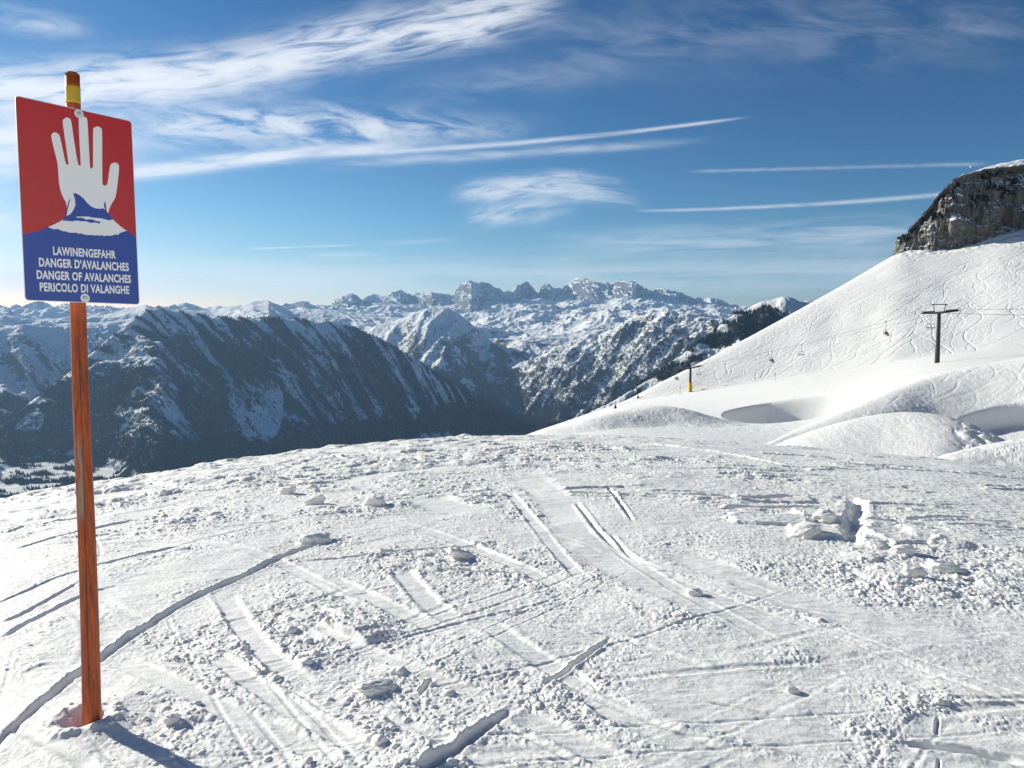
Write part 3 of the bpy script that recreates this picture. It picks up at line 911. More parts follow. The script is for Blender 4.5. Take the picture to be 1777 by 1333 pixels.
PTS_C = [(-200, 850, 8000), (-80, 790, 8100), (0, 742, 8200), (60, 692, 8300), (120, 648, 8400), (150, 620, 8450), (165, 606, 8500), (200, 578, 8600), (235, 552, 8650), (255, 538, 8700), (275, 533, 8700), (300, 538, 8700), (340, 547, 8700), (370, 552, 8650), (420, 552, 8650),
         (500, 553, 8600), (560, 556, 8600), (600, 565, 8600), (640, 580, 8550), (680, 600, 8500), (720, 623, 8450), (760, 650, 8400), (800, 678, 8400), (850, 708, 8350), (900, 730, 8300), (935, 746, 8250), (1000, 780, 8200), (1100, 830, 8100)]
PTS_F = [(760, 730, 11300), (800, 695, 11200), (823, 677, 11100), (864, 656, 10900), (891, 636, 10700), (931, 617, 10500), (965, 602, 10300), (995, 592, 10200), (1033, 582, 10100), (1066, 567, 10000), (1107, 548, 9900), (1150, 541, 9700), (1200, 543, 9500), (1260, 552, 9300), (1330, 560, 9100), (1500, 590, 9000)]
PTS_G = [(850, 810, 4300), (900, 775, 4300), (950, 745, 4350), (1000, 727, 4400), (1060, 698, 4450), (1100, 676, 4500), (1150, 640, 4600), (1200, 603, 4700), (1235, 576, 4800), (1262, 551, 4900), (1274, 542, 4950), (1298, 540, 5000), (1310, 541, 5000), (1322, 534, 5000), (1334, 533, 5000), (1345, 538, 5000),
         (1358, 547, 5000), (1390, 560, 5000), (1500, 600, 5000)]
PTS_H = [(1270, 556, 5700), (1290, 541, 5700), (1308, 529, 5700), (1320, 524, 5700), (1334, 520, 5700), (1350, 517, 5700), (1363, 516, 5700), (1377, 519, 5700), (1389, 524, 5700), (1401, 521.5, 5700), (1416, 524, 5700), (1450, 530, 5700), (1700, 570, 5700)]
PTS_D = [(-300, 585, 11500), (-150, 575, 11500), (0, 570, 11500), (40, 563, 11400), (60, 566, 11400), (110, 566, 11400), (180, 562, 11300), (250, 570, 11000)]


def fgrid():
    return np.meshgrid(faz, fr)


AF, RF = fgrid()
shape = AF.shape
AF, RF = AF.ravel(), RF.ravel()
FX, FY = RF * np.sin(AF), RF * np.cos(AF)
gul = lambda u_, d_, wl, sh, seed, oc=5: ridged((u_ + sh * d_) / wl, d_ / (wl * 3.2), oc, 0.52, seed)
# own mountain below the viewer and the valley floor
own = -40 - 0.42 * np.maximum(RF - 60, 0)
HZ = np.maximum(own, VALLEY + 22 * fbm(FX / 900, FY / 900, 4, 0.5, 81))
forest = np.zeros_like(HZ)
# plateau
pl = table(AF, RF, [7000, 8500, 9500, 10600, 11500, 12500, 14000, 16500, 19500, 23000, 30000],
           {-300: [860, 800, 740, 665, 590, 577, 571, 561, 551, 541, 542], 100: [850, 800, 740, 660, 592, 576, 569, 560, 550, 540, 542], 300: [850, 800, 740, 660, 600, 585, 575, 562, 550, 540, 542], 560: [850, 800, 750, 690, 640, 600, 575, 560, 548, 536, 538],
            780: [860, 810, 770, 720, 670, 625, 590, 568, 548, 530, 532], 930: [860, 810, 770, 705, 655, 610, 580, 558, 536, 518, 522], 1100: [860, 800, 740, 690, 640, 590, 560, 545, 531, 520, 524], 1300: [850, 800, 700, 640, 600, 580, 565, 555, 548, 540, 542]})
pl -= np.maximum(0, 7600 - RF) * 2.0
amp = 300 * sstep(RF, 12000, 15000) * (1 - 0.35 * sstep(RF, 20500, 23000)) + 90
rp = ridged(FX / 2600, FY / 2600, 7, 0.56, 83)
pl += amp * (rp - 0.42) + 60 * fbm(FX / 500, FY / 500, 4, 0.6, 85) * sstep(RF, 10000, 12500)
# the steep edge of the plateau is cut by gullies
edge = sstep(RF, 7800, 9500) * (1 - sstep(RF, 11800, 13500))
pl += edge * 260 * (gul(AF * 10500, RF, 620, 0.25, 87) - 0.45)
HZ = np.maximum(HZ, pl)


def add_range(pts, sf, sb, w, H, amp0, wl, sh, seed, jag=0.0, growth=400.0, back_amp=1.0):
    global HZ
    h, d, Rc, Zc = wedge(AF, RF, pts, sf, sb, w, H)
    g = gul(AF * Rc, d, wl, sh, seed) - 0.5
    g2 = fbm(FX / (wl * 0.32), FY / (wl * 0.32), 5, 0.6, seed + 2)
    ramp = 1 - np.exp(-np.abs(d) / growth)
    amp0 = amp0 * (1 - 0.75 * sstep(np.abs(d), 1300, 2900)) if H < 1e8 else amp0
    h = h + amp0 * g * ramp * np.where(d > 0, back_amp, 1.0) + amp0 * 0.22 * g2 * (0.25 + ramp) + jag * (ridged(AF * Rc / 260, d / 500, 4, 0.6, seed + 4) - 0.55)
    m = h > HZ
    HZ = np.maximum(HZ, h)
    return m, d, g


mA, dA, _ = add_range(PTS_A, .42, .5, 60, 1e9, 330, 800, 0.3, 91, 90, 450)
mB, dB, _ = add_range(PTS_B2, .16, .3, 150, 1e9, 150, 1100, 0.3, 95, 20, 900)
mD, dD, _ = add_range(PTS_D, .55, .12, 60, 1900, 200, 520, 0.35, 99, 20, 300, .3)
mE, dE, gE = add_range(PTS_E, .6, .35, 120, 1700, 240, 700, -0.35, 103, 20, 500)
mF, dF, gF = add_range(PTS_F, .62, .45, 60, 3200, 330, 560, -0.7, 107, 60, 350)
mH, dH, gH = add_range(PTS_H, .75, .6, 20, 1e9, 90, 330, 0.3, 111, 16, 150)
mC, dC, gC = add_range(PTS_C, .74, .62, 60, 1650, 170, 430, 0.55, 115, 26, 260)
mG, dG, gG = add_range(PTS_G, .62, .5, 25, 2200, 150, 330, 0.9, 119, 26, 130)
# make the tree and bare-gully pattern: material mask 0..1 = how wooded
fC = fbm(AF * 8600 / 260 + dC / 420, dC / 900, 5, 0.58, 121)
elevC = (HZ - VALLEY) / 1300.0
tree = np.zeros_like(HZ)
sC = AF * 8600 + 0.6 * dC
strk = 0.55 * (ridged(sC / 230, dC / 1700, 3, 0.55, 122) - 0.45) + 0.6 * (ridged(sC / 85, dC / 900, 4, 0.6, 124) - 0.45)
tC = sstep(fC * 0.75 - 1.15 * strk + 0.24 * (0.50 - elevC) + 0.14, -0.10, 0.14)
mead = fbm(FX / 700 + 0.3 * FY / 700, FY / 1100, 4, 0.5, 125)
tC = np.maximum(tC, 1 - sstep(elevC, 0.12, 0.26))
tC *= 1 - 0.95 * sstep(mead, 0.24, 0.32) * sstep(elevC, 0.10, 0.2) * (1 - sstep(elevC, 0.36, 0.55))
tree = np.where(mC, tC, tree)
fG = fbm(FX / 140, FY / 140, 5, 0.6, 127)
tree = np.where(mG, sstep(fG + 0.55 * (gG + 0.25), -0.18, 0.16), tree)
fF = fbm(AF * 9800 / 200 + dF / 300, dF / 420, 5, 0.6, 131)
tree = np.where(mF, 0.9 * sstep(fF + 0.9 * (0.40 - elevC) - 0.15, -0.1, 0.2), tree)
fE = fbm(FX / 300, FY / 500, 5, 0.6, 133)
rest = ~(mC | mG | mF | mH | mA)
tree = np.where(rest & (RF < 14000), (1 - 0.7 * sstep(RF, 8800, 9800) * sstep(-AF, 0.1, 0.2)) * sstep(fE + 0.9 * (0.55 - elevC), -0.05, 0.2) * (1 - sstep(elevC, 0.78, 0.95)), tree)
tree = np.where((RF < 7600) & (HZ < VALLEY + 70), sstep(fbm(FX / 330, FY / 200, 4, 0.6, 135), -0.02, 0.06), tree)
FZ = HZ.reshape(shape)
TREE = tree.reshape(shape)

m, N, b = new_mat('mountain_ground')
g = N.node('ShaderNodeNewGeometry'); t = N.node('ShaderNodeTexCoord')
sp = N.node('ShaderNodeSeparateXYZ'); N.l.new(g.outputs['True Normal'], sp.inputs[0])
at_ = N.node('ShaderNodeAttribute', attribute_name='wood')
n1 = N.noise(t.outputs['Object'], 0.006, 9, 0.68)
n2 = N.noise(t.outputs['Object'], 0.03, 6, 0.7)
st = N.m('ADD', sp.outputs[2], N.m('MULTIPLY', N.m('SUBTRACT', n1, 0.5), 0.55))
n0 = N.noise(t.outputs['Object'], 0.0016, 8, 0.65)
st = N.m('ADD', st, N.m('MULTIPLY', N.m('SUBTRACT', n0, 0.5), 0.5))
rock = N.sm(st, 0.67, 0.56)
rockc = N.mix(n2, (0.035, 0.04, 0.045, 1), (0.15, 0.15, 0.148, 1))
gc = N.mix(rock, (0.88, 0.88, 0.85, 1), rockc)
wood = N.sm(N.m('ADD', at_.outputs['Fac'], N.m('MULTIPLY', N.m('SUBTRACT', n2, 0.5), 1.3)), 0.35, 0.75)
gc = N.mix(N.m('MULTIPLY', wood, 0.9), gc, (0.030, 0.040, 0.036, 1))
N.l.new(gc, b.inputs['Base Color'])
b.inputs['Roughness'].default_value = 0.9; b.inputs['Specular IOR Level'].default_value = 0.1
bp = N.node('ShaderNodeBump'); bp.inputs['Strength'].default_value = 0.8; bp.inputs['Distance'].default_value = 30.0
N.l.new(n1, bp.inputs['Height']); N.l.new(bp.outputs[0], b.inputs['Normal'])
M_MOUNT = m
me = np_mesh('mountains', np.stack([FX, FY, HZ], 1), grid_faces(*shape)[:, ::-1], M_MOUNT, attrs={'wood': tree})
tag(link('mountains', me), kind='structure')


def far_at(a, r, arr):
    j = np.interp(a, faz, np.arange(FA)); i = np.interp(r, fr, np.arange(FR))
    i0 = np.minimum(i.astype(int), FR - 2); j0 = np.minimum(j.astype(int), FA - 2); fi, fj = i - i0, j - j0
    return (arr[i0, j0] * (1 - fj) + arr[i0, j0 + 1] * fj) * (1 - fi) + (arr[i0 + 1, j0] * (1 - fj) + arr[i0 + 1, j0 + 1] * fj) * fi


m, N, b = new_mat('conifer_needles')
oi = N.node('ShaderNodeNewGeometry')
cr = N.mix(oi.outputs['Random Per Island'], (0.012, 0.020, 0.024, 1), (0.032, 0.044, 0.048, 1))
sp = N.node('ShaderNodeSeparateXYZ'); N.l.new(oi.outputs['True Normal'], sp.inputs[0])
N.l.new(cr, b.inputs['Base Color'])
b.inputs['Roughness'].default_value = 0.9; b.inputs['Specular IOR Level'].default_value = 0.1
M_NEEDLE = m


def forest_obj(name, px0, px1, r0, r1, n, hmin, hmax, seed, cond=None):
    rg = np.random.default_rng(seed)
    a0, a1 = az_slope(px0, 600)[0], az_slope(px1, 600)[0]
    a = rg.uniform(a0, a1, n * 4); r = np.sqrt(rg.uniform(r0 * r0, r1 * r1, n * 4))
    t = far_at(a, r, TREE)
    k = rg.random(n * 4) < sstep(t, 0.25, 0.9)
    a, r = a[k][:n], r[k][:n]
    z = far_at(a, r, FZ)
    x, y = r * np.sin(a), r * np.cos(a)
    n = len(a)
    h = rg.uniform(hmin, hmax, n) * rg.choice([0.7, 1.0, 1.25], n); w = h * rg.uniform(0.14, 0.22, n); ro = rg.uniform(0, 1.57, n)
    V = np.zeros((n, 5, 3), np.float32)
    for q in range(4):
        V[:, q, 0] = x + w * np.cos(ro + q * np.pi / 2); V[:, q, 1] = y + w * np.sin(ro + q * np.pi / 2); V[:, q, 2] = z - 0.15 * h
    V[:, 4, 0] = x; V[:, 4, 1] = y; V[:, 4, 2] = z + h
    b0 = np.arange(n)[:, None] * 5
    Fs = np.concatenate([b0 + np.array([[q, (q + 1) % 4, 4]]) for q in range(4)], 0)
    me = np_mesh(name, V.reshape(-1, 3), Fs, M_NEEDLE, smooth=False, nside=3)
    o = link(name, me)
    return tag(o, kind='stuff')


tag(forest_obj('conifer_forest', -60, 1000, 5600, 9300, 90000, 17, 30, 1), 'dark conifer forest covering the big shaded mountain across the valley', 'forest')
tag(forest_obj('conifer_forest', 930, 1420, 3700, 5300, 26000, 14, 26, 2), 'dark conifer wood on the steep ridge behind the ski slope', 'forest')
tag(forest_obj('conifer_forest', 780, 1330, 7400, 11200, 26000, 16, 26, 3), 'thin conifer wood on the sunlit gullied mountainside in the centre', 'forest')
tag(forest_obj('conifer_forest', -60, 300, 4300, 6600, 4000, 16, 26, 4), 'scattered dark trees among snowfields on the valley floor', 'forest')

# ------------------------------------------------------------------ cliff
def rock_mat():
    m, N, b = new_mat('cliff_rock')
    g = N.node('ShaderNodeNewGeometry'); t = N.node('ShaderNodeTexCoord')
    sp = N.node('ShaderNodeSeparateXYZ'); N.l.new(g.outputs['True Normal'], sp.inputs[0])
    mp = N.node('ShaderNodeMapping'); mp.inputs['Scale'].default_value = (1, 1, 0.16)
    N.l.new(t.outputs['Object'], mp.inputs[0])
    n1 = N.noise(mp.outputs[0], 0.55, 8, 0.7); n2 = N.noise(t.outputs['Object'], 0.12, 6, 0.62); n3 = N.noise(t.outputs['Object'], 0.5, 6, 0.65)
    c = N.mix(N.sm(n1, 0.32, 0.68), (0.048, 0.051, 0.054, 1), (0.20, 0.20, 0.197, 1))
    c = N.mix(N.m('MULTIPLY', N.sm(n2, 0.45, 0.65), 0.6), c, (0.13, 0.118, 0.10, 1))
    c = N.mix(N.m('MULTIPLY', N.sm(n3, 0.57, 0.64), 0.5), c, (0.035, 0.037, 0.035, 1))
    at = N.node('ShaderNodeAttribute', attribute_name='scrub')
    sn = N.m('ADD', sp.outputs[2], N.m('MULTIPLY', N.m('SUBTRACT', n3, 0.5), 0.35))
    c = N.mix(N.sm(N.m('ADD', at.outputs['Fac'], N.m('SUBTRACT', n3, 0.5)), 0.42, 0.55), c, (0.018, 0.024, 0.016, 1))
    c = N.mix(N.sm(sn, 0.60, 0.68), c, (0.86, 0.87, 0.88, 1))
    N.l.new(c, b.inputs['Base Color']); b.inputs['Roughness'].default_value = 0.9
    bp = N.node('ShaderNodeBump'); bp.inputs['Strength'].default_value = 0.9; bp.inputs['Distance'].default_value = 0.8
    N.l.new(n1, bp.inputs['Height']); N.l.new(bp.outputs[0], b.inputs['Normal'])
    return m


M_ROCK = rock_mat()
cl = np.array([  # px, R, bottom py, top py
    (1640, 535, 445, 330), (1600, 508, 445, 360), (1575, 484, 445, 388), (1563, 466, 443, 402), (1561, 454, 440, 411), (1568, 449, 441, 402), (1580, 447, 441, 388), (1595, 445, 442, 370), (1612, 443, 442, 348), (1630, 442, 441, 326),
    (1650, 441, 440, 311), (1675, 443, 434, 301), (1700, 446, 425, 295), (1725, 450, 416, 291), (1750, 455, 408, 288), (1777, 458, 400, 285), (1850, 464, 392, 282), (1980, 474, 385, 279), (2200, 488, 380, 275)], float)
NU, NV = 520, 230
tt = np.linspace(0, len(cl) - 1, NU)
cu = np.stack([np.interp(tt, np.arange(len(cl)), cl[:, k]) for k in range(4)], 1)
ca, cs0 = az_slope(cu[:, 0], cu[:, 2]); _, cs1 = az_slope(cu[:, 0], cu[:, 3])
vv = np.linspace(0, 1, NV)
CA = ca[:, None] * np.ones(NV); CR = cu[:, 1][:, None] * np.ones(NV)
z0 = cs0 * cu[:, 1] - 3.0; z1 = cs1 * cu[:, 1]
CZ = z0[:, None] + (z1 - z0)[:, None] * vv
px0 = CR * np.sin(CA); py0 = CR * np.cos(CA)
# outward normal of the footprint
tx = np.gradient(px0[:, 0]); ty = np.gradient(py0[:, 0]); tl = np.hypot(tx, ty) + 1e-9
nx, ny = (ty / tl)[:, None], (-tx / tl)[:, None]
ss = np.cumsum(tl)[:, None] * np.ones(NV)
q = (ridged(ss / 13, CZ / 46, 5, 0.55, 141) - 0.5) * 6.5 + (ridged(ss / 4.0, CZ / 18, 4, 0.6, 143) - 0.5) * 2.2
q += (ridged(ss / 30 + CZ / 60, CZ / 15, 4, 0.5, 145) - 0.5) * 5.5          # ledges
q -= 10.0 * np.maximum(0, vv - 0.62) ** 1.4 / 0.38 ** 1.4                   # leans back near the top
ledge = (0.5 * CZ - 0.22 * ss + 6 * fbm(ss / 20, CZ / 20, 3, 0.5, 147)) / 7.5
q -= 1.8 * (np.floor(ledge) + sstep(ledge - np.floor(ledge), 0.75, 1.0)) * 0.55 - 1.8 * 0.55 * ledge * 0.75
fade_top = 1 - 0.7 * sstep(vv, 0.9, 1.0)
Vx = px0 + nx * q * fade_top; Vy = py0 + ny * q * fade_top
Vz = CZ + 0.9 * fbm(ss / 3, CZ / 3, 3, 0.5, 149)
# cap going back over the top
ncap = 40
cx_, cy_, cz_ = Vx[:, -1:], Vy[:, -1:], Vz[:, -1:]
w = np.linspace(0, 1, ncap + 1)[1:] ** 1.3
back = np.array([math.sin(0.62), math.cos(0.62)]) * 45
rise = np.interp(cu[:, 0], [1560, 1640, 1700, 1777, 2200], [0.5, 2.0, 5.0, 8.0, 9])[:, None]
kk = np.ones(61) / 61
sm1 = lambda c_: np.convolve(np.pad(c_[:, 0], 30, mode='edge'), kk, 'valid')[:, None]
mixw = np.minimum(w * 7, 1)
cx_ = cx_ + (sm1(cx_) - cx_) * mixw; cy_ = cy_ + (sm1(cy_) - cy_) * mixw; cz_ = cz_ + (sm1(cz_) - cz_) * mixw
bx = cx_ + back[0] * w; by = cy_ + back[1] * w
bz = cz_ + rise * np.sin(np.pi * np.minimum(w * 1.2, 1) * 0.62) - 9 * np.maximum(w - 0.4, 0) + 0.5 * fbm(bx / 5, by / 5, 3, 0.5, 151)
VX = np.concatenate([Vx, bx], 1); VY = np.concatenate([Vy, by], 1); VZ = np.concatenate([Vz, bz], 1)
hv = np.concatenate([vv, 1 + w])[None, :] * np.ones((NU, 1))
scrub = sstep(fbm(VX / 9, VZ / 5, 4, 0.6, 153), 0.02, 0.35) * sstep(hv, 0.45, 0.8) * (1 - sstep(hv, 1.02, 1.25)) * 0.5 + 0.3 * sstep(fbm(ss.mean(1)[:, None] / 12 * np.ones_like(VX) + VZ / 22, VZ / 8, 4, 0.6, 155), 0.15, 0.4) * (hv < 1)
me = np_mesh('cliff', np.stack([VX, VY, VZ], -1).reshape(-1, 3), grid_faces(NU, NV + ncap), M_ROCK, attrs={'scrub': scrub})
tag(link('cliff', me), kind='structure')
# dwarf pines on the rim
rg = np.random.default_rng(8)
cand = np.argwhere((hv > 0.60) & (hv < 0.98) & (rg.random(hv.shape) < 0.10 * sstep(fbm(VX / 9, VZ / 5, 4, 0.6, 153), -0.05, 0.25)))
rg.shuffle(cand); cand = cand[:330]
V, Fs = [], []
for (i, j) in cand:
    c = np.array([VX[i, j], VY[i, j], VZ[i, j]])
    for k in range(rg.integers(2, 5)):
        p = c + rg.normal(0, 0.55, 3) * (1, 1, 0.3); h = rg.uniform(0.7, 1.8); w_ = h * rg.uniform(0.4, 0.6); ro = rg.uniform(0, 6)
        b0 = len(V)
        V += [(p[0] + w_ * math.cos(ro + q_ * 2.094), p[1] + w_ * math.sin(ro + q_ * 2.094), p[2] - 0.3) for q_ in range(3)] + [(p[0] + rg.normal(0, .2), p[1] + rg.normal(0, .2), p[2] + h)]
        Fs += [(b0, b0 + 1, b0 + 3), (b0 + 1, b0 + 2, b0 + 3), (b0 + 2, b0, b0 + 3)]
me = np_mesh('dwarf_pine_scrub', np.array(V), np.array(Fs), M_NEEDLE, smooth=False, nside=3)
tag(link('dwarf_pine_scrub', me), 'dark dwarf pine scrub clinging to the cliff rim', 'scrub', kind='stuff')

# ------------------------------------------------------------------ avalanche sign
def wood_mat():
    m, N, b = new_mat('stained_wood')
    t = N.node('ShaderNodeTexCoord')
    mp = N.node('ShaderNodeMapping'); mp.inputs['Scale'].default_value = (1, 1, 0.06)
    N.l.new(t.outputs['Object'], mp.inputs[0])
    n1 = N.noise(mp.outputs[0], 130, 6, 0.6, 0.4); n2 = N.noise(t.outputs['Object'], 6, 4, 0.6)
    c = N.mix(N.sm(n1, 0.32, 0.7), (0.27, 0.040, 0.004, 1), (0.54, 0.100, 0.008, 1))
    c = N.mix(N.m('MULTIPLY', N.sm(n2, 0.5, 0.75), 0.6), c, (0.22, 0.035, 0.006, 1))
    # drying cracks and knots
    mp2 = N.node('ShaderNodeMapping'); mp2.inputs['Scale'].default_value = (1, 1, 0.02)
    N.l.new(t.outputs['Object'], mp2.inputs[0])
    n3 = N.noise(mp2.outputs[0], 60, 3, 0.5)
    crack = N.sm(N.m('ABSOLUTE', N.m('SUBTRACT', n3, 0.5)), 0.014, 0.004)
    c = N.mix(N.m('MULTIPLY', crack, 0.75), c, (0.05, 0.014, 0.005, 1))
    # weathered streak where the stain has worn off (front, low on the post)
    sp = N.node('ShaderNodeSeparateXYZ'); N.l.new(t.outputs['Object'], sp.inputs[0])
    ox = N.m('SUBTRACT', sp.outputs[0], N.m('MULTIPLY', sp.outputs[2], float(axis[0] / axis[2])))
    zz = N.m('MULTIPLY', N.sm(sp.outputs[2], 0.84, 0.92), N.sm(sp.outputs[2], 1.26, 1.12))
    oy = N.m('SUBTRACT', sp.outputs[1], N.m('MULTIPLY', sp.outputs[2], float(axis[1] / axis[2])))
    ox = N.m('ADD', N.m('MULTIPLY', ox, 0.86), N.m('MULTIPLY', oy, 0.5))      # across the face seen from the piste
    xx = N.m('MULTIPLY', N.sm(ox, -0.002, -0.008), N.sm(ox, -0.027, -0.020))
    n5 = N.noise(mp2.outputs[0], 18, 2, 0.5)
    cx2 = N.m('ABSOLUTE', N.m('ADD', N.m('ADD', ox, 0.004), N.m('MULTIPLY', N.m('SUBTRACT', n5, 0.5), 0.02)))
    split = N.m('MULTIPLY', N.sm(cx2, 0.0026, 0.0010), N.m('MULTIPLY', N.sm(sp.outputs[2], 0.05, 0.3), N.sm(sp.outputs[2], 1.75, 1.5)))
    c = N.mix(N.m('MULTIPLY', split, 0.85), c, (0.03, 0.010, 0.004, 1))
    vor = N.node('ShaderNodeTexVoronoi'); vor.inputs['Scale'].default_value = 5.5; N.l.new(t.outputs['Object'], vor.inputs['Vector'])
    c = N.mix(N.m('MULTIPLY', N.sm(vor.outputs['Distance'], 0.10, 0.05), 0.75), c, (0.10, 0.02, 0.005, 1))
    n4 = N.noise(mp.outputs[0], 60, 5, 0.6)
    worn = N.m('MULTIPLY', N.m('MULTIPLY', zz, xx), N.sm(n4, 0.42, 0.52))
    c = N.mix(worn, c, (0.33, 0.24, 0.16, 1))
    N.l.new(c, b.inputs['Base Color']); b.inputs['Roughness'].default_value = 0.5
    bp = N.node('ShaderNodeBump'); bp.inputs['Strength'].default_value = 0.5; bp.inputs['Distance'].default_value = 0.002
    N.l.new(n1, bp.inputs['Height']); N.l.new(bp.outputs[0], b.inputs['Normal'])
    return m


M_YELLOW = plain('yellow_band', (0.55, 0.36, 0.02), 0.5, 0, 0.2, 60)
M_DARKWOOD = plain('dark_end_grain', (0.20, 0.062, 0.014), 0.8, 0, 0.35, 80)


def film(name, col):
    m, N, b = new_mat(name)
    t = N.node('ShaderNodeTexCoord')
    n = N.noise(t.outputs['Object'], 9, 5, 0.6)
    N.l.new(N.mix(n, tuple(c * 0.93 for c in col) + (1,), tuple(col) + (1,)), b.inputs['Base Color'])
    b.inputs['Roughness'].default_value = 0.28; b.inputs['Specular IOR Level'].default_value = 0.6
    return m


M_RED = film('red_film', (0.52, 0.006, 0.008)); M_BLUE = film('blue_film', (0.004, 0.058, 0.36)); M_WHITE = film('white_film', (0.93, 0.93, 0.91))
M_ALU = plain('plate_edge', (0.75, 0.75, 0.74), 0.4, 0.3); M_STEEL = plain('zinc', (0.55, 0.56, 0.56), 0.35, 0.8, 0.2, 90)

SIGN_C = KP * np.array([-1.5617, 2.8296, 0.4160]); SU = np.array([0.62147993, 0.78316067, -0.02054401]); SV = np.array([-0.02848673, 0.04879601, 0.99840245])
SV = SV - SU * (SU @ SV); SV /= np.linalg.norm(SV); SU /= np.linalg.norm(SU)
SN = np.cross(SU, SV)
if SN @ SIGN_C > 0: SN = -SN
SW, SH = 0.394 * KP, 0.697 * KP
post_top = ray(124, 128); post_top = post_top * (2.885 * KP / post_top[1])
POST_FOOT = POST_BASE - np.array([0, 0, 0.25])
axis = (post_top - POST_BASE) / np.linalg.norm(post_top - POST_BASE)
sign = empty('avalanche_warning_sign', tuple(POST_BASE))
tag(sign, 'red and blue avalanche sign with white hand on an orange wooden post', 'warning sign')
POST_LEN = float(np.linalg.norm(post_top - POST_BASE))
M_WOOD = wood_mat()


def local(P):
    return np.asarray(P) - POST_BASE


# post: an eight-sided, slightly uneven and slightly bowed pole
def post_part(name, s0, s1, mat, grow=0.0, chamfer=False, ns=60, parent=None):
    s = np.linspace(s0, s1, ns if s1 - s0 > 0.3 else 8)
    n = 32
    V, Fs = [], []
    q = Vector(axis).to_track_quat('Z', 'Y').to_matrix()
    for i, si in enumerate(s):
        r = (0.0335 + (0.0238 - 0.0335) * si / POST_LEN) * KP + grow
        if chamfer:
            r *= 1 - 0.3 * max(0, (i - 4) / 3)
        c = axis * si + np.array([0.004 * math.sin(si * 3.0), 0.0, 0])
        for k in range(n):
            w_ = 2 * math.pi * k / n
            oct_ = 1.0 / max(abs(math.cos((w_ + 0.25) % (math.pi / 4) - math.pi / 8)), 0.5)
            rr_ = r * (0.965 + 0.55 * (oct_ - 1)) * (1 + 0.012 * math.sin(3 * w_ + si * 2))
            V.append(tuple(np.array(q @ Vector((rr_ * math.cos(w_), rr_ * math.sin(w_), 0))) + c))
    for i in range(len(s) - 1):
        for k in range(n):
            Fs.append((i * n + k, i * n + (k + 1) % n, (i + 1) * n + (k + 1) % n, (i + 1) * n + k))
    Fs.append(tuple(range((len(s) - 1) * n, len(s) * n))); Fs.append(tuple(range(n))[::-1])
    return MB().add(V, Fs).build(name, mat, parent, smooth=False)


post = post_part('post', -0.25, POST_LEN - 0.012, M_WOOD, parent=sign)
for p_ in post.data.polygons: p_.use_smooth = len(p_.vertices) == 4
band = post_part('yellow_band', POST_LEN - 0.118, POST_LEN - 0.050, M_YELLOW, 0.0007, parent=post)
for p_ in band.data.polygons: p_.use_smooth = len(p_.vertices) == 4
post_part('post_top', POST_LEN - 0.012, POST_LEN + 0.004, M_DARKWOOD, 0.0003, True, parent=post)

# plate, in its own local frame: X right, Y up, Z towards the viewer
plate_m = Matrix(((SU[0], SV[0], SN[0], 0), (SU[1], SV[1], SN[1], 0), (SU[2], SV[2], SN[2], 0), (0, 0, 0, 1)))
panel_loc = local(SIGN_C)


def s_uv(zx, zy):
    """pixel of the enlarged photograph of the sign -> plate coordinates"""
    d = ray(zx * 300 / 869.0, 100 + zy * 460 / 1333.0)
    P = d * ((SIGN_C @ SN) / (d @ SN)) - SIGN_C
    return P @ SU, P @ SV


def prism2d(pts, z0_, z1_):
    n = len(pts)
    V = [(x, y, z0_) for x, y in pts] + [(x, y, z1_) for x, y in pts]
    Fs = [tuple(range(n))[::-1], tuple(range(n, 2 * n))] + [(i, (i + 1) % n, n + (i + 1) % n, n + i) for i in range(n)]
    return V, Fs


def poly_obj(name, pts, z0_, z1_, mat, parent):
    a = sum(pts[i][0] * pts[(i + 1) % len(pts)][1] - pts[(i + 1) % len(pts)][0] * pts[i][1] for i in range(len(pts)))
    if a < 0: pts = pts[::-1]
    from mathutils.geometry import tessellate_polygon
    tri = tessellate_polygon([[Vector((x, y, 0)) for x, y in pts]])
    n = len(pts)
    V = [(x, y, z1_) for x, y in pts]
    Fs = []
    for t_ in tri:
        (x0, y0), (x1, y1), (x2, y2) = (pts[k] for k in t_)
        Fs.append(tuple(t_) if (x1 - x0) * (y2 - y0) - (x2 - x0) * (y1 - y0) > 0 else tuple(t_)[::-1])
    if z1_ - z0_ > 0.001:                                     # a plate has a back and an edge, a film does not
        V += [(x, y, z0_) for x, y in pts]
        Fs += [tuple(k + n for k in f_)[::-1] for f_ in Fs] + [(i, n + i, n + (i + 1) % n, (i + 1) % n) for i in range(n)]
    me = bpy.data.meshes.new(name)
    me.from_pydata(V, [], Fs)
    me.update()
    me.materials.append(mat)
    return link(name, me, parent)


def rounded(w_, h_, r_, inset=0.0):
    o = []
    for sx_, sy_, a0 in ((1, 1, 0), (-1, 1, 90), (-1, -1, 180), (1, -1, 270)):
        for k in range(7):
            t_ = math.radians(a0 + k * 15)
            o.append((sx_ * (w_ / 2 - inset - r_) + r_ * math.cos(t_), sy_ * (h_ / 2 - inset - r_) + r_ * math.sin(t_)))
    return o


panel = poly_obj('sign_plate', rounded(SW, SH, 0.013), -0.0015, 0.0015, M_ALU, sign)
panel.matrix_local = Matrix.Translation(panel_loc) @ plate_m
poly_obj('blue_field', rounded(SW, SH, 0.012, 0.0022), 0.0016, 0.0019, M_BLUE, panel)


def smooth_poly(zp, n=4):
    P = np.array([s_uv(*p) for p in zp])
    Q = curve(np.vstack([P, P[:1]]), n)[:-1]
    return [tuple(p) for p in Q]


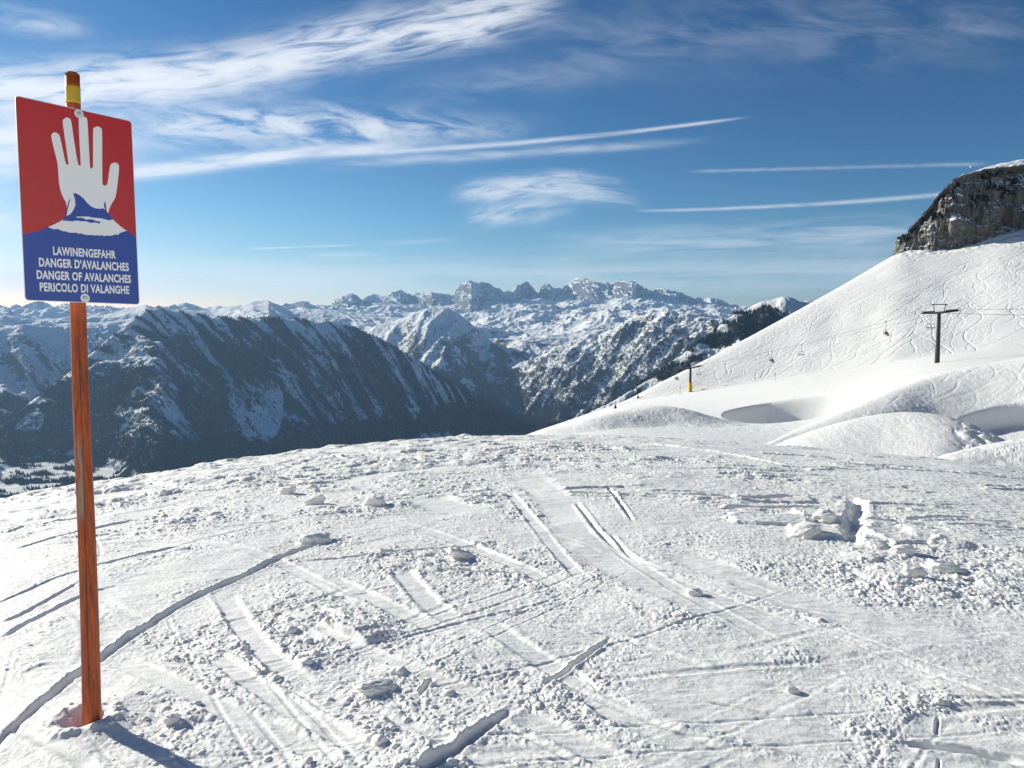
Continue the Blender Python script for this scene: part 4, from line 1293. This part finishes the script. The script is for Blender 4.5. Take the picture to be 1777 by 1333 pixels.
# red upper field
top = [p for p in rounded(SW, SH, 0.012, 0.0022) if p[1] > 0]
low_edge = [(697, 907), (665, 890), (635, 872), (605, 850), (580, 828), (560, 800), (500, 790), (420, 790), (335, 790), (322, 808), (305, 822), (275, 838), (240, 853), (205, 867), (160, 880), (122, 890)]
le = [s_uv(*p) for p in low_edge]
le[0] = (SW / 2 - 0.0022, le[0][1]); le[-1] = (-SW / 2 + 0.0022, le[-1][1])
red_pts = top + le[::-1]
poly_obj('red_field', red_pts, 0.0020, 0.0022, M_RED, panel)
rgj = np.random.default_rng(3)


def jag(a, b, n, amp):
    return [(a[0] + (b[0] - a[0]) * t + rgj.normal(0, amp * .4), a[1] + (b[1] - a[1]) * t + rgj.normal(0, amp)) for t in np.linspace(0, 1, n, endpoint=False)]


base_pts = [(240, 853), (275, 838), (303, 823), (320, 812), (335, 800)] + [(450, 800), (565, 812)] + [(580, 828), (605, 850), (635, 872)] + jag((635, 872), (560, 897), 7, 2) + jag((560, 897), (450, 892), 9, 2) + jag((450, 892), (330, 876), 9, 2) + jag((330, 876), (245, 857), 6, 2)
poly_obj('snow_base_symbol', [s_uv(*p) for p in base_pts], 0.0023, 0.0025, M_WHITE, panel)
hand = [(335, 796), (342, 794), (358, 782), (370, 762), (376, 740), (374, 714), (366, 690), (390, 760), (480, 785), (523, 770), (527, 722), (531, 745), (536, 776), (545, 778), (547, 764), (560, 736), (578, 704), (586, 660), (592, 610), (597, 556), (594, 538), (579, 529), (562, 532), (552, 546), (545, 590), (541, 620),
        (536, 638), (526, 645), (517, 640), (513, 628), (512, 500), (511, 372), (504, 354), (489, 347), (474, 353), (467, 370), (466, 540), (463, 553), (457, 558), (451, 550), (446, 470), (438, 322), (430, 303), (414, 296), (399, 304), (394, 322), (399, 440), (404, 532), (402, 544), (396, 542), (389, 528), (371, 420), (357, 324),
        (350, 309), (334, 302), (319, 310), (314, 328), (325, 410), (341, 522), (342, 536), (336, 540), (328, 527), (313, 460), (300, 400), (290, 384), (274, 377), (260, 384), (257, 402), (272, 470), (286, 525), (291, 570), (296, 635), (306, 680), (322, 715), (338, 744), (338, 770)]
poly_obj('hand_symbol', smooth_poly(hand, 3), 0.0026, 0.0028, M_WHITE, panel)
poly_obj('hand_symbol', [s_uv(*p) for p in [(330, 730), (345, 712), (366, 688), (374, 714), (376, 740), (370, 762), (358, 782), (344, 796), (333, 797), (337, 770)]], 0.0026, 0.00285, M_WHITE, panel)
peak = [(366, 684), (378, 682), (398, 692), (418, 708), (436, 730), (454, 748), (478, 759), (505, 762), (516, 757), (530, 772), (545, 786), (556, 800), (566, 815), (545, 819), (520, 812), (500, 808), (470, 806), (440, 800), (415, 798), (395, 794), (378, 797), (386, 806), (410, 806), (430, 815), (460, 814), (480, 822), (505, 826), (498, 836),
        (478, 830), (455, 832), (430, 824), (405, 824), (385, 820), (360, 824), (340, 822), (312, 820), (322, 808), (336, 796), (350, 790), (366, 772), (377, 745), (376, 716)]
poly_obj('mountain_symbol', [s_uv(*p) for p in peak], 0.0029, 0.0031, M_BLUE, panel)
poly_obj('cleft_symbol', [s_uv(*p) for p in [(352, 700), (350, 722), (340, 760), (330, 796), (322, 806), (331, 770), (340, 735)]], 0.0029, 0.0031, M_BLUE, panel)
poly_obj('cleft_symbol', [s_uv(*p) for p in [(527, 722), (531, 742), (530, 768), (522, 752), (521, 735)]], 0.0029, 0.0031, M_BLUE, panel)


def text_obj(txt, l, r, cap_top):
    cu_ = bpy.data.curves.new('lettering', 'FONT'); cu_.body = txt; cu_.size = 1.0; cu_.extrude = 0.0; cu_.offset = 0.034; cu_.resolution_u = 4; cu_.space_character = 1.06
    o = bpy.data.objects.new('tmp_text', cu_); COL.objects.link(o)
    dg = bpy.context.evaluated_depsgraph_get(); dg.update()
    me = bpy.data.meshes.new_from_object(o.evaluated_get(dg), depsgraph=dg)
    COL.objects.unlink(o); bpy.data.objects.remove(o)
    n = len(me.vertices); co = np.zeros(n * 3, np.float32); me.vertices.foreach_get('co', co); co = co.reshape(-1, 3)
    (lx, ly), (rx, ry) = s_uv(*l), s_uv(*r); capx, capy = s_uv(*cap_top)
    x0, x1 = co[:, 0].min(), co[:, 0].max(); ch = 0.73
    H_ = capy - ly
    nx_ = lx + (co[:, 0] - x0) / (x1 - x0) * (rx - lx)
    ny_ = co[:, 1] / ch * H_ + ly + (ry - ly) * (co[:, 0] - x0) / (x1 - x0)
    co = np.stack([nx_, ny_, np.full(n, 0.0024)], 1).astype(np.float32)
    me.vertices.foreach_set('co', co.ravel()); me.update(); me.name = 'lettering'
    me.materials.clear(); me.materials.append(M_WHITE)
    return link('lettering', me, panel)


text_obj('LAWINENGEFAHR', (266, 991), (582, 1011), (266, 949))
text_obj('DANGER D\u2019AVALANCHES', (195, 1049), (647, 1073), (195, 1005))
text_obj('DANGER OF AVALANCHES', (184, 1111), (658, 1133), (184, 1068))
text_obj('PERICOLO DI VALANGHE', (199, 1173), (649, 1188), (199, 1130))
for zx, zy in ((394, 284), (425, 1210)):
    u_, v_ = s_uv(zx, zy)
    wsh = MB().disc((0, 0, 0.0), (0, 0, 1), 0.0175, 0.0016, 28).build('washer', M_ALU, panel, loc=(u_, v_, 0.0045))
    MB().tube([(0, 0, 0), (0, 0, 0.004), (0, 0, 0.0055)], [0.0075, 0.0075, 0.005], 14).build('bolt_head', M_STEEL, wsh, smooth=False)
MB().tube([(0, SH / 2 - .05, -0.045), (0, SH / 2 - .05, -0.0016)], 0.006, 10).build('spacer', M_STEEL, panel)

# ------------------------------------------------------------------ chairlift
M_BLACK = plain('lift_steel', (0.012, 0.013, 0.016), 0.6, 0.0, 0.3, 2)
M_PAD = plain('yellow_padding', (0.62, 0.33, 0.02), 0.7, 0, 0.2, 2)
M_GREY = plain('galvanised', (0.07, 0.072, 0.078), 0.6, 0.2)
M_SEAT = plain('seat_grey', (0.09, 0.09, 0.095), 0.6)


def pylon(px_, py_, rmin, top_py, arm_l, arm_r, frame_w, mast_w0, mast_w1, pad_px, label):
    base = hit_mid(px_, py_, rmin)
    r = float(np.hypot(base[0], base[1]))
    s = r / F                                               # metres per picture pixel there
    a = math.atan2(base[0], base[1])
    o = empty('lift_pylon', tuple(base), -a)
    tag(o, label, 'lift pylon', 'pylons of the chairlift')
    H = (py_ - top_py) * s                                  # to the crossarm
    MB().tube([(0, 0, -1.0), (0, 0, H * 0.5), (0, 0, H)], [mast_w0 * s / 2, (mast_w0 + mast_w1) * s / 4, mast_w1 * s / 2], 16).build('mast', M_BLACK, o, smooth=False)
    xl, xr = (arm_l[0] - px_) * s, (arm_r[0] - px_) * s
    zl, zr = (py_ - arm_l[1]) * s, (py_ - arm_r[1]) * s
    MB().tube([(xl * 0.97, 0, zl), (0, 0, H), (xr * 0.97, 0, zr)], [0.16, 0.30, 0.16], 8).build('crossarm', M_BLACK, o)
    # rollers: a beam with wheels along the rope on either end
    for x_, z_ in ((xl, zl), (xr, zr)):
        b_ = MB().box((x_, 0, z_), (0.14, 2.4, 0.22))
        w_ = MB()
        for k in range(6):
            w_.disc((x_ + 0.05, -1.05 + k * 0.42, z_ + 0.25), (1, 0, 0), 0.19, 0.10, 12)
        tr = b_.build('roller_train', M_BLACK, o)
        w_.build('roller', M_BLACK, tr)
        g_ = MB()
        g_.tube([(x_ * 0.3, 0.0, H + (z_ - H) * 0.3 + 0.3)] + [(x_ * (0.3 + 0.06 * k), 0.0, H + (z_ - H) * (0.3 + 0.06 * k) + 0.3) for k in range(1, 11)], [0.14, 0.26] * 5 + [0.14], 6)
        g_.build('walkway', M_BLACK, o)
    f_ = MB()
    hw = frame_w * s / 2
    fh = H + 12.5 * s
    f_.tube([(-hw * 0.62, 0, H), (-hw * 0.8, 0, fh)], 0.10, 6).tube([(hw * 0.62, 0, H), (hw * 0.8, 0, fh)], 0.10, 6).tube([(-hw * 1.1, 0, fh), (hw * 1.1, 0, fh)], 0.11, 6)
    f_.build('lifting_frame', M_BLACK, o)
    ld = MB()
    for s_ in (-1, 1): ld.tube([(s_ * 0.2, -mast_w0 * s / 2 - 0.15, 1.0), (s_ * 0.2, -mast_w1 * s / 2 - 0.15, H)], 0.03, 5)
    for k in range(int((H - 1) / 0.4)):
        t_ = k * 0.4 / (H - 1); ld.box((0, -(mast_w0 * (1 - t_) + mast_w1 * t_) * s / 2 - 0.15, 1 + k * 0.4), (0.4, 0.03, 0.03))
    ld.build('ladder', M_GREY, o)
    if pad_px:
        z0_, z1_ = -0.3, pad_px * s
        MB().tube([(0, 0, z0_), (0, 0, z1_ * 0.5), (0, 0, z1_)], [mast_w0 * s * 0.85] * 3, 4).build('padding', M_PAD, o)
    M4 = Matrix.Translation(Vector(base)) @ Matrix.Rotation(-a, 4, 'Z')
    return o, np.array(M4 @ Vector((xl, 0, zl + 0.5))), np.array(M4 @ Vector((xr, 0, zr + 0.5)))


P1, L1, R1 = pylon(1626, 630, 140, 554, (1602.5, 555), (1653, 551), 20, 7.4, 4.8, 0, 'tall black chairlift pylon standing on the piste at right')
P2, L2, R2 = pylon(1197.5, 680, 200, 640, (1178, 644), (1217, 636), 16, 4.6, 3.6, 16, 'smaller chairlift pylon with yellow padding around its foot')


def at_r(px_, py_, r):
    d = ray(px_, py_); return d * (r / math.hypot(d[0], d[1]))


def sag(p, q, s, n=24):
    return [p + (q - p) * t - np.array([0, 0, 4 * s * t * (1 - t)]) for t in np.linspace(0, 1, n)]


EL, ER = at_r(1135, 676, 400), at_r(1160, 668, 400)
BL, BR = at_r(1830, 547, 100), at_r(1860, 534, 108)
ROPES = []
for nm, a_, b_, c_, d_ in (('left', BL, L1, L2, EL), ('right', BR, R1, R2, ER)):
    pts = sag(a_, b_, 0.2, 10)[:-1] + sag(b_, c_, 1.3 if nm == 'left' else 0.6, 30)[:-1] + sag(c_, d_, 0.2, 10)
    ROPES.append(np.array(pts))
    o = MB().tube([tuple(p) for p in pts], 0.032, 5).build('lift_rope', M_GREY)
    tag(o, 'thin steel lift rope on the left side of the pylons, carrying the occupied chairs' if nm == 'left' else 'thin steel lift rope on the right side of the pylons, carrying the empty chairs', 'cable', 'ropes of the chairlift')


def rope_at(rope, px_):
    """point of the rope seen in picture column px"""
    best = None
    for p, q_ in zip(rope[:-1], rope[1:]):
        for t in np.linspace(0, 1, 40):
            x = p + (q_ - p) * t
            fw = x[1] * math.cos(PITCH) - x[2] * math.sin(PITCH)
            e = abs(CX + F * x[0] / fw - px_)
            if best is None or e < best[0]: best = (e, x)
    return best[1]


# chair, hung from its grip at the origin; rope direction = local Y, seat faces -Y
def make_chair():
    o = empty('chairlift_chair')
    MB().box((0, 0, -0.02), (0.16, 0.5, 0.2)).build('grip', M_BLACK, o)
    MB().tube([(0, 0, 0), (0.02, 0, -1.1), (0.05, 0, -1.9), (0.05, 0.05, -2.05)], [0.06, 0.05, 0.05, 0.05], 8).build('hanger', M_GREY, o)
    fr_ = MB()
    fr_.tube([(-0.55, 0.1, -2.1), (0.55, 0.1, -2.1)], 0.05, 6)
    for s_ in (-1, 1):
        fr_.tube([(s_ * 0.5, 0.1, -2.1), (s_ * 0.85, 0.12, -2.35), (s_ * 0.95, 0.15, -2.85), (s_ * 0.95, 0.1, -3.4), (s_ * 0.9, -0.45, -3.45)], 0.06, 6)
    fr_.build('frame', M_GREY, o)
    MB().box((0, -0.18, -3.42), (1.9, 0.5, 0.08)).build('seat', M_SEAT, o)
    MB().box((0, 0.12, -3.12), (1.8, 0.05, 0.14)).box((0, 0.13, -2.9), (1.8, 0.04, 0.05)).build('backrest', M_SEAT, o)
    MB().tube([(-0.92, 0.1, -2.9), (-0.92, -0.5, -3.05), (0.92, -0.5, -3.05), (0.92, 0.1, -2.9)], 0.025, 6).build('safety_bar', M_GREY, o)
    return o


M_CLOTH = [plain('dark_ski_wear', (0.015, 0.016, 0.022), 0.8, 0, 0.4, 8), plain('navy_ski_wear', (0.014, 0.02, 0.045), 0.8, 0, 0.4, 8)]
M_HELM = plain('helmet', (0.03, 0.03, 0.035), 0.35); M_SKI = plain('ski_top', (0.05, 0.05, 0.06), 0.4); M_SKIN = plain('face_skin', (0.45, 0.26, 0.18), 0.6)


def body_mesh():
    """one skinned surface: a seated skier, hips at the origin, facing -Y"""
    J = {'pel': (0, 0, 0.10), 'sp': (0, 0.03, 0.30), 'ch': (0, 0.02, 0.50), 'nk': (0, 0.0, 0.64), 'hd': (0, -0.02, 0.74), 'cr': (0, -0.02, 0.86),
         'sl': (-0.20, 0.02, 0.56), 'el': (-0.27, -0.14, 0.34), 'wl': (-0.18, -0.36, 0.30), 'hl': (-0.15, -0.44, 0.31),
         'sr': (0.20, 0.02, 0.56), 'er': (0.27, -0.14, 0.34), 'wr': (0.18, -0.36, 0.30), 'hr': (0.15, -0.44, 0.31),
         'tl': (-0.10, -0.05, 0.09), 'kl': (-0.13, -0.46, 0.10), 'al': (-0.13, -0.50, -0.33), 'bl': (-0.13, -0.54, -0.40), 'fl': (-0.13, -0.68, -0.41),
         'tr': (0.10, -0.05, 0.09), 'kr': (0.13, -0.46, 0.10), 'ar': (0.13, -0.50, -0.33), 'br': (0.13, -0.54, -0.40), 'fr': (0.13, -0.68, -0.41)}
    Rd = {'pel': .17, 'sp': .16, 'ch': .18, 'nk': .07, 'hd': .10, 'cr': .085, 's': .085, 'e': .065, 'w': .05, 'h': .05, 't': .105, 'k': .08, 'a': .075, 'b': .08, 'f': .05}
    E_ = [('pel', 'sp'), ('sp', 'ch'), ('ch', 'nk'), ('nk', 'hd'), ('hd', 'cr')]
    for q_ in 'lr':
        E_ += [('ch', 's' + q_), ('s' + q_, 'e' + q_), ('e' + q_, 'w' + q_), ('w' + q_, 'h' + q_), ('pel', 't' + q_), ('t' + q_, 'k' + q_), ('k' + q_, 'a' + q_), ('a' + q_, 'b' + q_), ('b' + q_, 'f' + q_)]
    ks = list(J)
    me = bpy.data.meshes.new('person'); me.from_pydata([J[k] for k in ks], [(ks.index(a_), ks.index(b_)) for a_, b_ in E_], [])
    o = bpy.data.objects.new('tmp_body', me); COL.objects.link(o)
    md = o.modifiers.new('skin', 'SKIN')
    for i, k in enumerate(ks):
        r_ = Rd.get(k, Rd.get(k[0]))
        me.skin_vertices[0].data[i].radius = (r_, r_)
        me.skin_vertices[0].data[i].use_root = (k == 'pel')
    sd = o.modifiers.new('sub', 'SUBSURF'); sd.levels = 1
    dg = bpy.context.evaluated_depsgraph_get(); dg.update()
    m2 = bpy.data.meshes.new_from_object(o.evaluated_get(dg), depsgraph=dg)
    COL.objects.unlink(o); bpy.data.objects.remove(o)
    m2.name = 'person'
    m2.polygons.foreach_set('use_smooth', np.ones(len(m2.polygons), bool))
    return m2


BODY = body_mesh(); BODY.materials.clear(); BODY.materials.append(M_CLOTH[0])
BODY2 = BODY.copy(); BODY2.materials.clear(); BODY2.materials.append(M_CLOTH[1])


def ico(sub=2):
    import bmesh
    bm = bmesh.new(); bmesh.ops.create_icosphere(bm, subdivisions=sub, radius=1.0)
    V = np.array([v.co[:] for v in bm.verts]); Fs = np.array([[v.index for v in f_.verts] for f_ in bm.faces]); bm.free()
    return V, Fs


IV, IF = ico(2)


def make_person(body):
    o = link('person', body)
    V = IV * (0.115, 0.125, 0.115) + (0, -0.01, 0.82)
    V[:, 2] = np.maximum(V[:, 2], 0.77)
    MB().add(V, IF).build('helmet', M_HELM, o, True)
    for s_ in (-1, 1):
        MB().box((s_ * 0.13, -0.45, -0.47), (0.09, 1.55, 0.03)).box((s_ * 0.13, -1.28, -0.45), (0.08, 0.16, 0.03), Matrix.Rotation(-0.5, 3, 'X')).build('ski', M_SKI, o)
    return o


chair0 = make_chair()
pers = [make_person(BODY), make_person(BODY2)]
first = {'c': True, 0: True, 1: True}
CH = [('L', 1538, 'occupied', 'occupied chair in mid-air nearest the tall black pylon'), ('L', 1339, 'occupied', 'occupied chair in mid-span just below the chair with bare frame'), ('L', 1174, 'occupied', 'occupied chair left of the yellow-padded pylon'),
      ('R', 1616, 'empty', 'chair'), ('R', 1391, 'empty', 'chair'), ('R', 1213, 'empty', 'chair')]
CH_LABEL = {1538: 'chairlift chair with skiers riding highest, left of the tall black pylon', 1339: 'chairlift chair with skiers halfway between the two pylons', 1174: 'chairlift chair with skiers left of the yellow-padded pylon',
            1616: 'empty chairlift chair hanging at the tall black pylon', 1391: 'empty chairlift chair in mid-span between the two pylons', 1213: 'empty chairlift chair hanging at the right of the yellow-padded pylon'}
rope_dir = L2 - L1
yaw = math.atan2(rope_dir[1], rope_dir[0]) - math.pi / 2
for side, px_, st_, _ in CH:
    g = rope_at(ROPES[0] if side == 'L' else ROPES[1], px_)
    o = chair0 if first['c'] else copy_tree(chair0)
    first['c'] = False
    o.location = tuple(g); o.rotation_euler = (0, 0, yaw + (0.45 if side == 'L' else -0.35))
    tag(o, CH_LABEL[px_], 'lift chair', 'chairs of the chairlift')
    if st_ == 'occupied':
        M4 = Matrix.Translation(Vector(g)) @ Matrix.Rotation(o.rotation_euler.z, 4, 'Z')
        for k, (sx_, wh) in enumerate(((-0.42, 'left'), (0.42, 'right'))):
            p_ = pers[k] if first[k] else copy_tree(pers[k])
            first[k] = False
            p_.location = M4 @ Vector((sx_, -0.14, -3.32)); p_.rotation_euler = (0, 0, o.rotation_euler.z + (0.08 if k else -0.06))
            where = {1538: 'the chair nearest the tall black pylon', 1339: 'the chair halfway between both pylons', 1174: 'the chair left of the yellow-padded pylon'}[px_]
            tag(p_, f'dark-clothed skier, {wh} seat of {where}', 'person', 'skiers riding the chairlift')

# marker stakes
for px_, py_, h_, lab in ((1345, 661, 11, 'thin dark marker stake on the piste below the mid-span chairs'), (1180, 685, 13, 'thin grey marker stake in the snow left of the yellow-padded pylon')):
    b_ = hit_mid(px_, py_, 180); s_ = math.hypot(b_[0], b_[1]) / F
    o = empty('marker_stake', tuple(b_))
    tag(o, lab, 'stake', 'marker stakes on the piste')
    MB().tube([(0, 0, -0.3), (0, 0, h_ * s_)], 0.06, 6).build('pole', M_GREY, o)
    MB().box((0, 0, h_ * s_), (0.35, 0.1, 0.35)).build('marker', M_BLACK, o)

# mast on the cliff
b_ = at_r(1684, 299, 456)
o = empty('radio_mast', (b_[0], b_[1], b_[2] - 1.5))
tag(o, 'slim pale radio mast on the cliff top', 'mast')
MB().tube([(0, 0, 0), (0, 0, 5.2), (0, 0, 7.0)], [0.10, 0.08, 0.03], 8).build('pole', M_GREY, o)
MB().box((-0.12, 0, 4.2), (0.35, 0.35, 0.8)).box((0.1, 0, 5.1), (0.25, 0.25, 0.4)).build('antenna', M_ALU, o)
MB().tube([(0.6, 0, 1.5), (0.6, 0, 6.2)], 0.03, 6).box((0.3, 0, 3.0), (0.6, 0.05, 0.05)).build('side_rod', M_GREY, o)

# small conifers on the edge of the slope
M_BARK = plain('bark', (0.06, 0.045, 0.035), 0.9, 0, 0.3, 5)


def conifer(loc, h_, seed):
    rg = np.random.default_rng(seed)
    o = empty('pine_tree', tuple(loc))
    MB().tube([(0, 0, -0.5), (0, 0, h_ * 0.5), (0, 0, h_ * 0.97)], [h_ * 0.03, h_ * 0.02, 0.01], 7).build('trunk', M_BARK, o)
    V, Fs = [], []
    for k in range(260):
        t = rg.random() ** 0.8
        z_ = h_ * (0.08 + 0.9 * t); L_ = h_ * 0.42 * (1 - t) * rg.uniform(0.6, 1.15) + 0.06; a_ = rg.uniform(0, 6.283)
        d_ = np.array([math.cos(a_), math.sin(a_), 0]); s_ = np.array([-d_[1], d_[0], 0])
        p0 = np.array([0, 0, z_]); p1 = p0 + d_ * L_ - np.array([0, 0, L_ * rg.uniform(0.25, 0.6)])
        pm = (p0 + p1) / 2
        wv = L_ * 0.26
        b0 = len(V)
        V += [tuple(p0), tuple(pm + s_ * wv - (0, 0, .1 * L_)), tuple(p1), tuple(pm - s_ * wv - (0, 0, .1 * L_))]
        Fs += [(b0, b0 + 1, b0 + 2), (b0, b0 + 2, b0 + 3)]
    MB().add(V, Fs).build('crown', M_NEEDLE, o)
    return o


for i, (px_, py_, hp, lab) in enumerate([(1068, 708, 9, 'small dark pine at the very foot of the slope edge, furthest left'), (1107, 690, 7, 'low bushy dark pine on the slope edge, higher up than the other one')]):
    b_ = hit_mid(px_, py_ + 1, 200); s_ = math.hypot(b_[0], b_[1]) / F
    tag(conifer(b_, hp * s_, 30 + i), lab, 'pine tree', 'small pines on the slope edge')

# ------------------------------------------------------------------ loose snow
rg = np.random.default_rng(77)
VAR = []
for sub, n in ((1, 5), (2, 4)):
    v, f_ = ico(sub)
    for k in range(n):
        d = 1 + 0.33 * np.array([fbm(np.array([p[0] * 1.3 + k * 7.0]), np.array([p[1] * 1.3 + p[2] * 1.7 + k * 3.0]), 3, 0.6, k)[0] for p in v]) * 1.6
        vv_ = v * d[:, None] * (1, rg.uniform(0.65, 0.95), rg.uniform(0.5, 0.8))
        VAR.append((vv_, f_))
Vs, Fs_, off = [], [], 0
count = 0
tries = 0
rub2 = rubble.reshape(NR, NA)
while count < 5500 and tries < 60000:
    tries += 1
    r0 = math.exp(rg.uniform(math.log(2.2), math.log(22))); a0 = rg.uniform(-0.66, 0.66)
    i = int(np.interp(r0, rr, np.arange(NR))); j = int((a0 - az[0]) / (az[1] - az[0]))
    pr = 0.012 + 0.8 * rough2[i, j] * press2[i, j] + 0.8 * rub2[i, j] * press2[i, j]
    pr *= (0.15 + 1.3 * rough2[i, j] ** 2)
    if press2[i, j] < 0.4: pr *= 0.12
    if a0 > 0.15 and r0 > 6: pr *= 0.35
    if rg.random() > pr: continue
    size = 0.004 + 0.013 * rg.random() ** 4
    size *= (1 + 1.6 * rub2[i, j] * rg.random()) * (0.8 + r0 / 14)
    x0, y0 = r0 * math.sin(a0), r0 * math.cos(a0)
    v, f_ = VAR[rg.integers(0, 5)] if size < 0.03 else VAR[5 + rg.integers(0, 4)]
    Rz = rg.uniform(0, 6.28); cz_, sz_ = math.cos(Rz), math.sin(Rz)
    p = v * size
    p = np.stack([p[:, 0] * cz_ - p[:, 1] * sz_, p[:, 0] * sz_ + p[:, 1] * cz_, p[:, 2]], 1) + (x0, y0, NEAR_Z[i, j] - 0.12 * size)
    Vs.append(p); Fs_.append(f_ + off); off += len(p); count += 1
me = np_mesh('snow_crumbs', np.concatenate(Vs), np.concatenate(Fs_), M_SNOW, nside=3)
tag(link('snow_crumbs', me), 'loose white crumbs of churned snow scattered over the run', 'snow crumbs', kind='stuff')

# larger broken blocks
BLOCKS = [(548, 940, .30, .13, 'widest snow block, lying at the bend of the long ski groove left of centre'), (650, 880, .24, .15, 'snow block in the rough snow near the crest, right of the paired slabs'), (545, 878, .24, .15, 'upright snow block near the crest, right one of a pair'),
          (497, 858, .24, .14, 'upright snow block near the crest, left one of a pair'), (800, 962, .24, .09, 'flat snow block right of the long ski groove in the centre'), (655, 1198, .20, .07, 'long low snow block in the foreground churned snow'), (300, 1262, .07, .05, 'small snow block beside the shadow of the signpost'),
          (1430, 905, .26, .11, 'squared snow block at the left lip of the dark trench'), (1395, 930, .32, .10, 'flat snow block below the left lip of the dark trench'), (1565, 960, .22, .10, 'rounded snow block right of the dark trench'), (1640, 985, .26, .09, 'broad snow block in the rubble at the right'),
          (1585, 1000, .16, .10, 'small snow block at the near edge of the rubble at the right'), (1375, 1200, .07, .04, 'lone snow lump on the smooth snow at bottom right'), (1205, 1030, .12, .07, 'lone snow lump on the run in the centre right')]
bv, bf = ico(4)
for k, (px_, py_, w_, h_, lab) in enumerate(BLOCKS):
    x0, y0 = on_near(px_, py_)
    n_ = np.array(bv)
    # squarish pebble: push the sphere towards a box, then roughen
    box = n_ / np.max(np.abs(n_), axis=1)[:, None]
    p = n_ * 0.5 + box * 0.36
    nz = fbm(p[:, 0] * 1.6 + k * 9 + p[:, 2], p[:, 1] * 1.6 + p[:, 2] * 1.3, 5, 0.6, 200 + k)
    p = p * (1 + 0.5 * nz[:, None])
    p = p * (w_ / 2, w_ * rg.uniform(0.28, 0.4), h_ / 2.1)
    a_ = rg.normal(0.1, 0.35)
    p = np.stack([p[:, 0] * math.cos(a_) - p[:, 1] * math.sin(a_), p[:, 0] * math.sin(a_) + p[:, 1] * math.cos(a_), p[:, 2] + p[:, 0] * rg.normal(0, 0.18)], 1)
    me = np_mesh('snow_block', p, bf, M_SNOW, nside=3)
    o = link('snow_block', me, loc=(float(x0), float(y0), near_z(float(x0), float(y0)) + h_ * 0.12))
    tag(o, lab, 'snow block', 'broken snow blocks on the run')

# ------------------------------------------------------------------ air
HAZE = 2.1e-5
mb = MB().box((-1000, 14500, 250), (52000, 33200, 3000))
m = bpy.data.materials.new('haze'); m.use_nodes = True
N = NT(m.node_tree); N.n.clear()
oo = N.node('ShaderNodeOutputMaterial'); pv = N.node('ShaderNodeVolumePrincipled')
pv.inputs['Color'].default_value = (0.36, 0.62, 0.98, 1); pv.inputs['Density'].default_value = HAZE; pv.inputs['Anisotropy'].default_value = 0.2
N.l.new(pv.outputs[0], oo.inputs['Volume'])
o = mb.build('haze', m)
tag(o, 'pale blue winter air between the ranges', 'haze', kind='stuff')
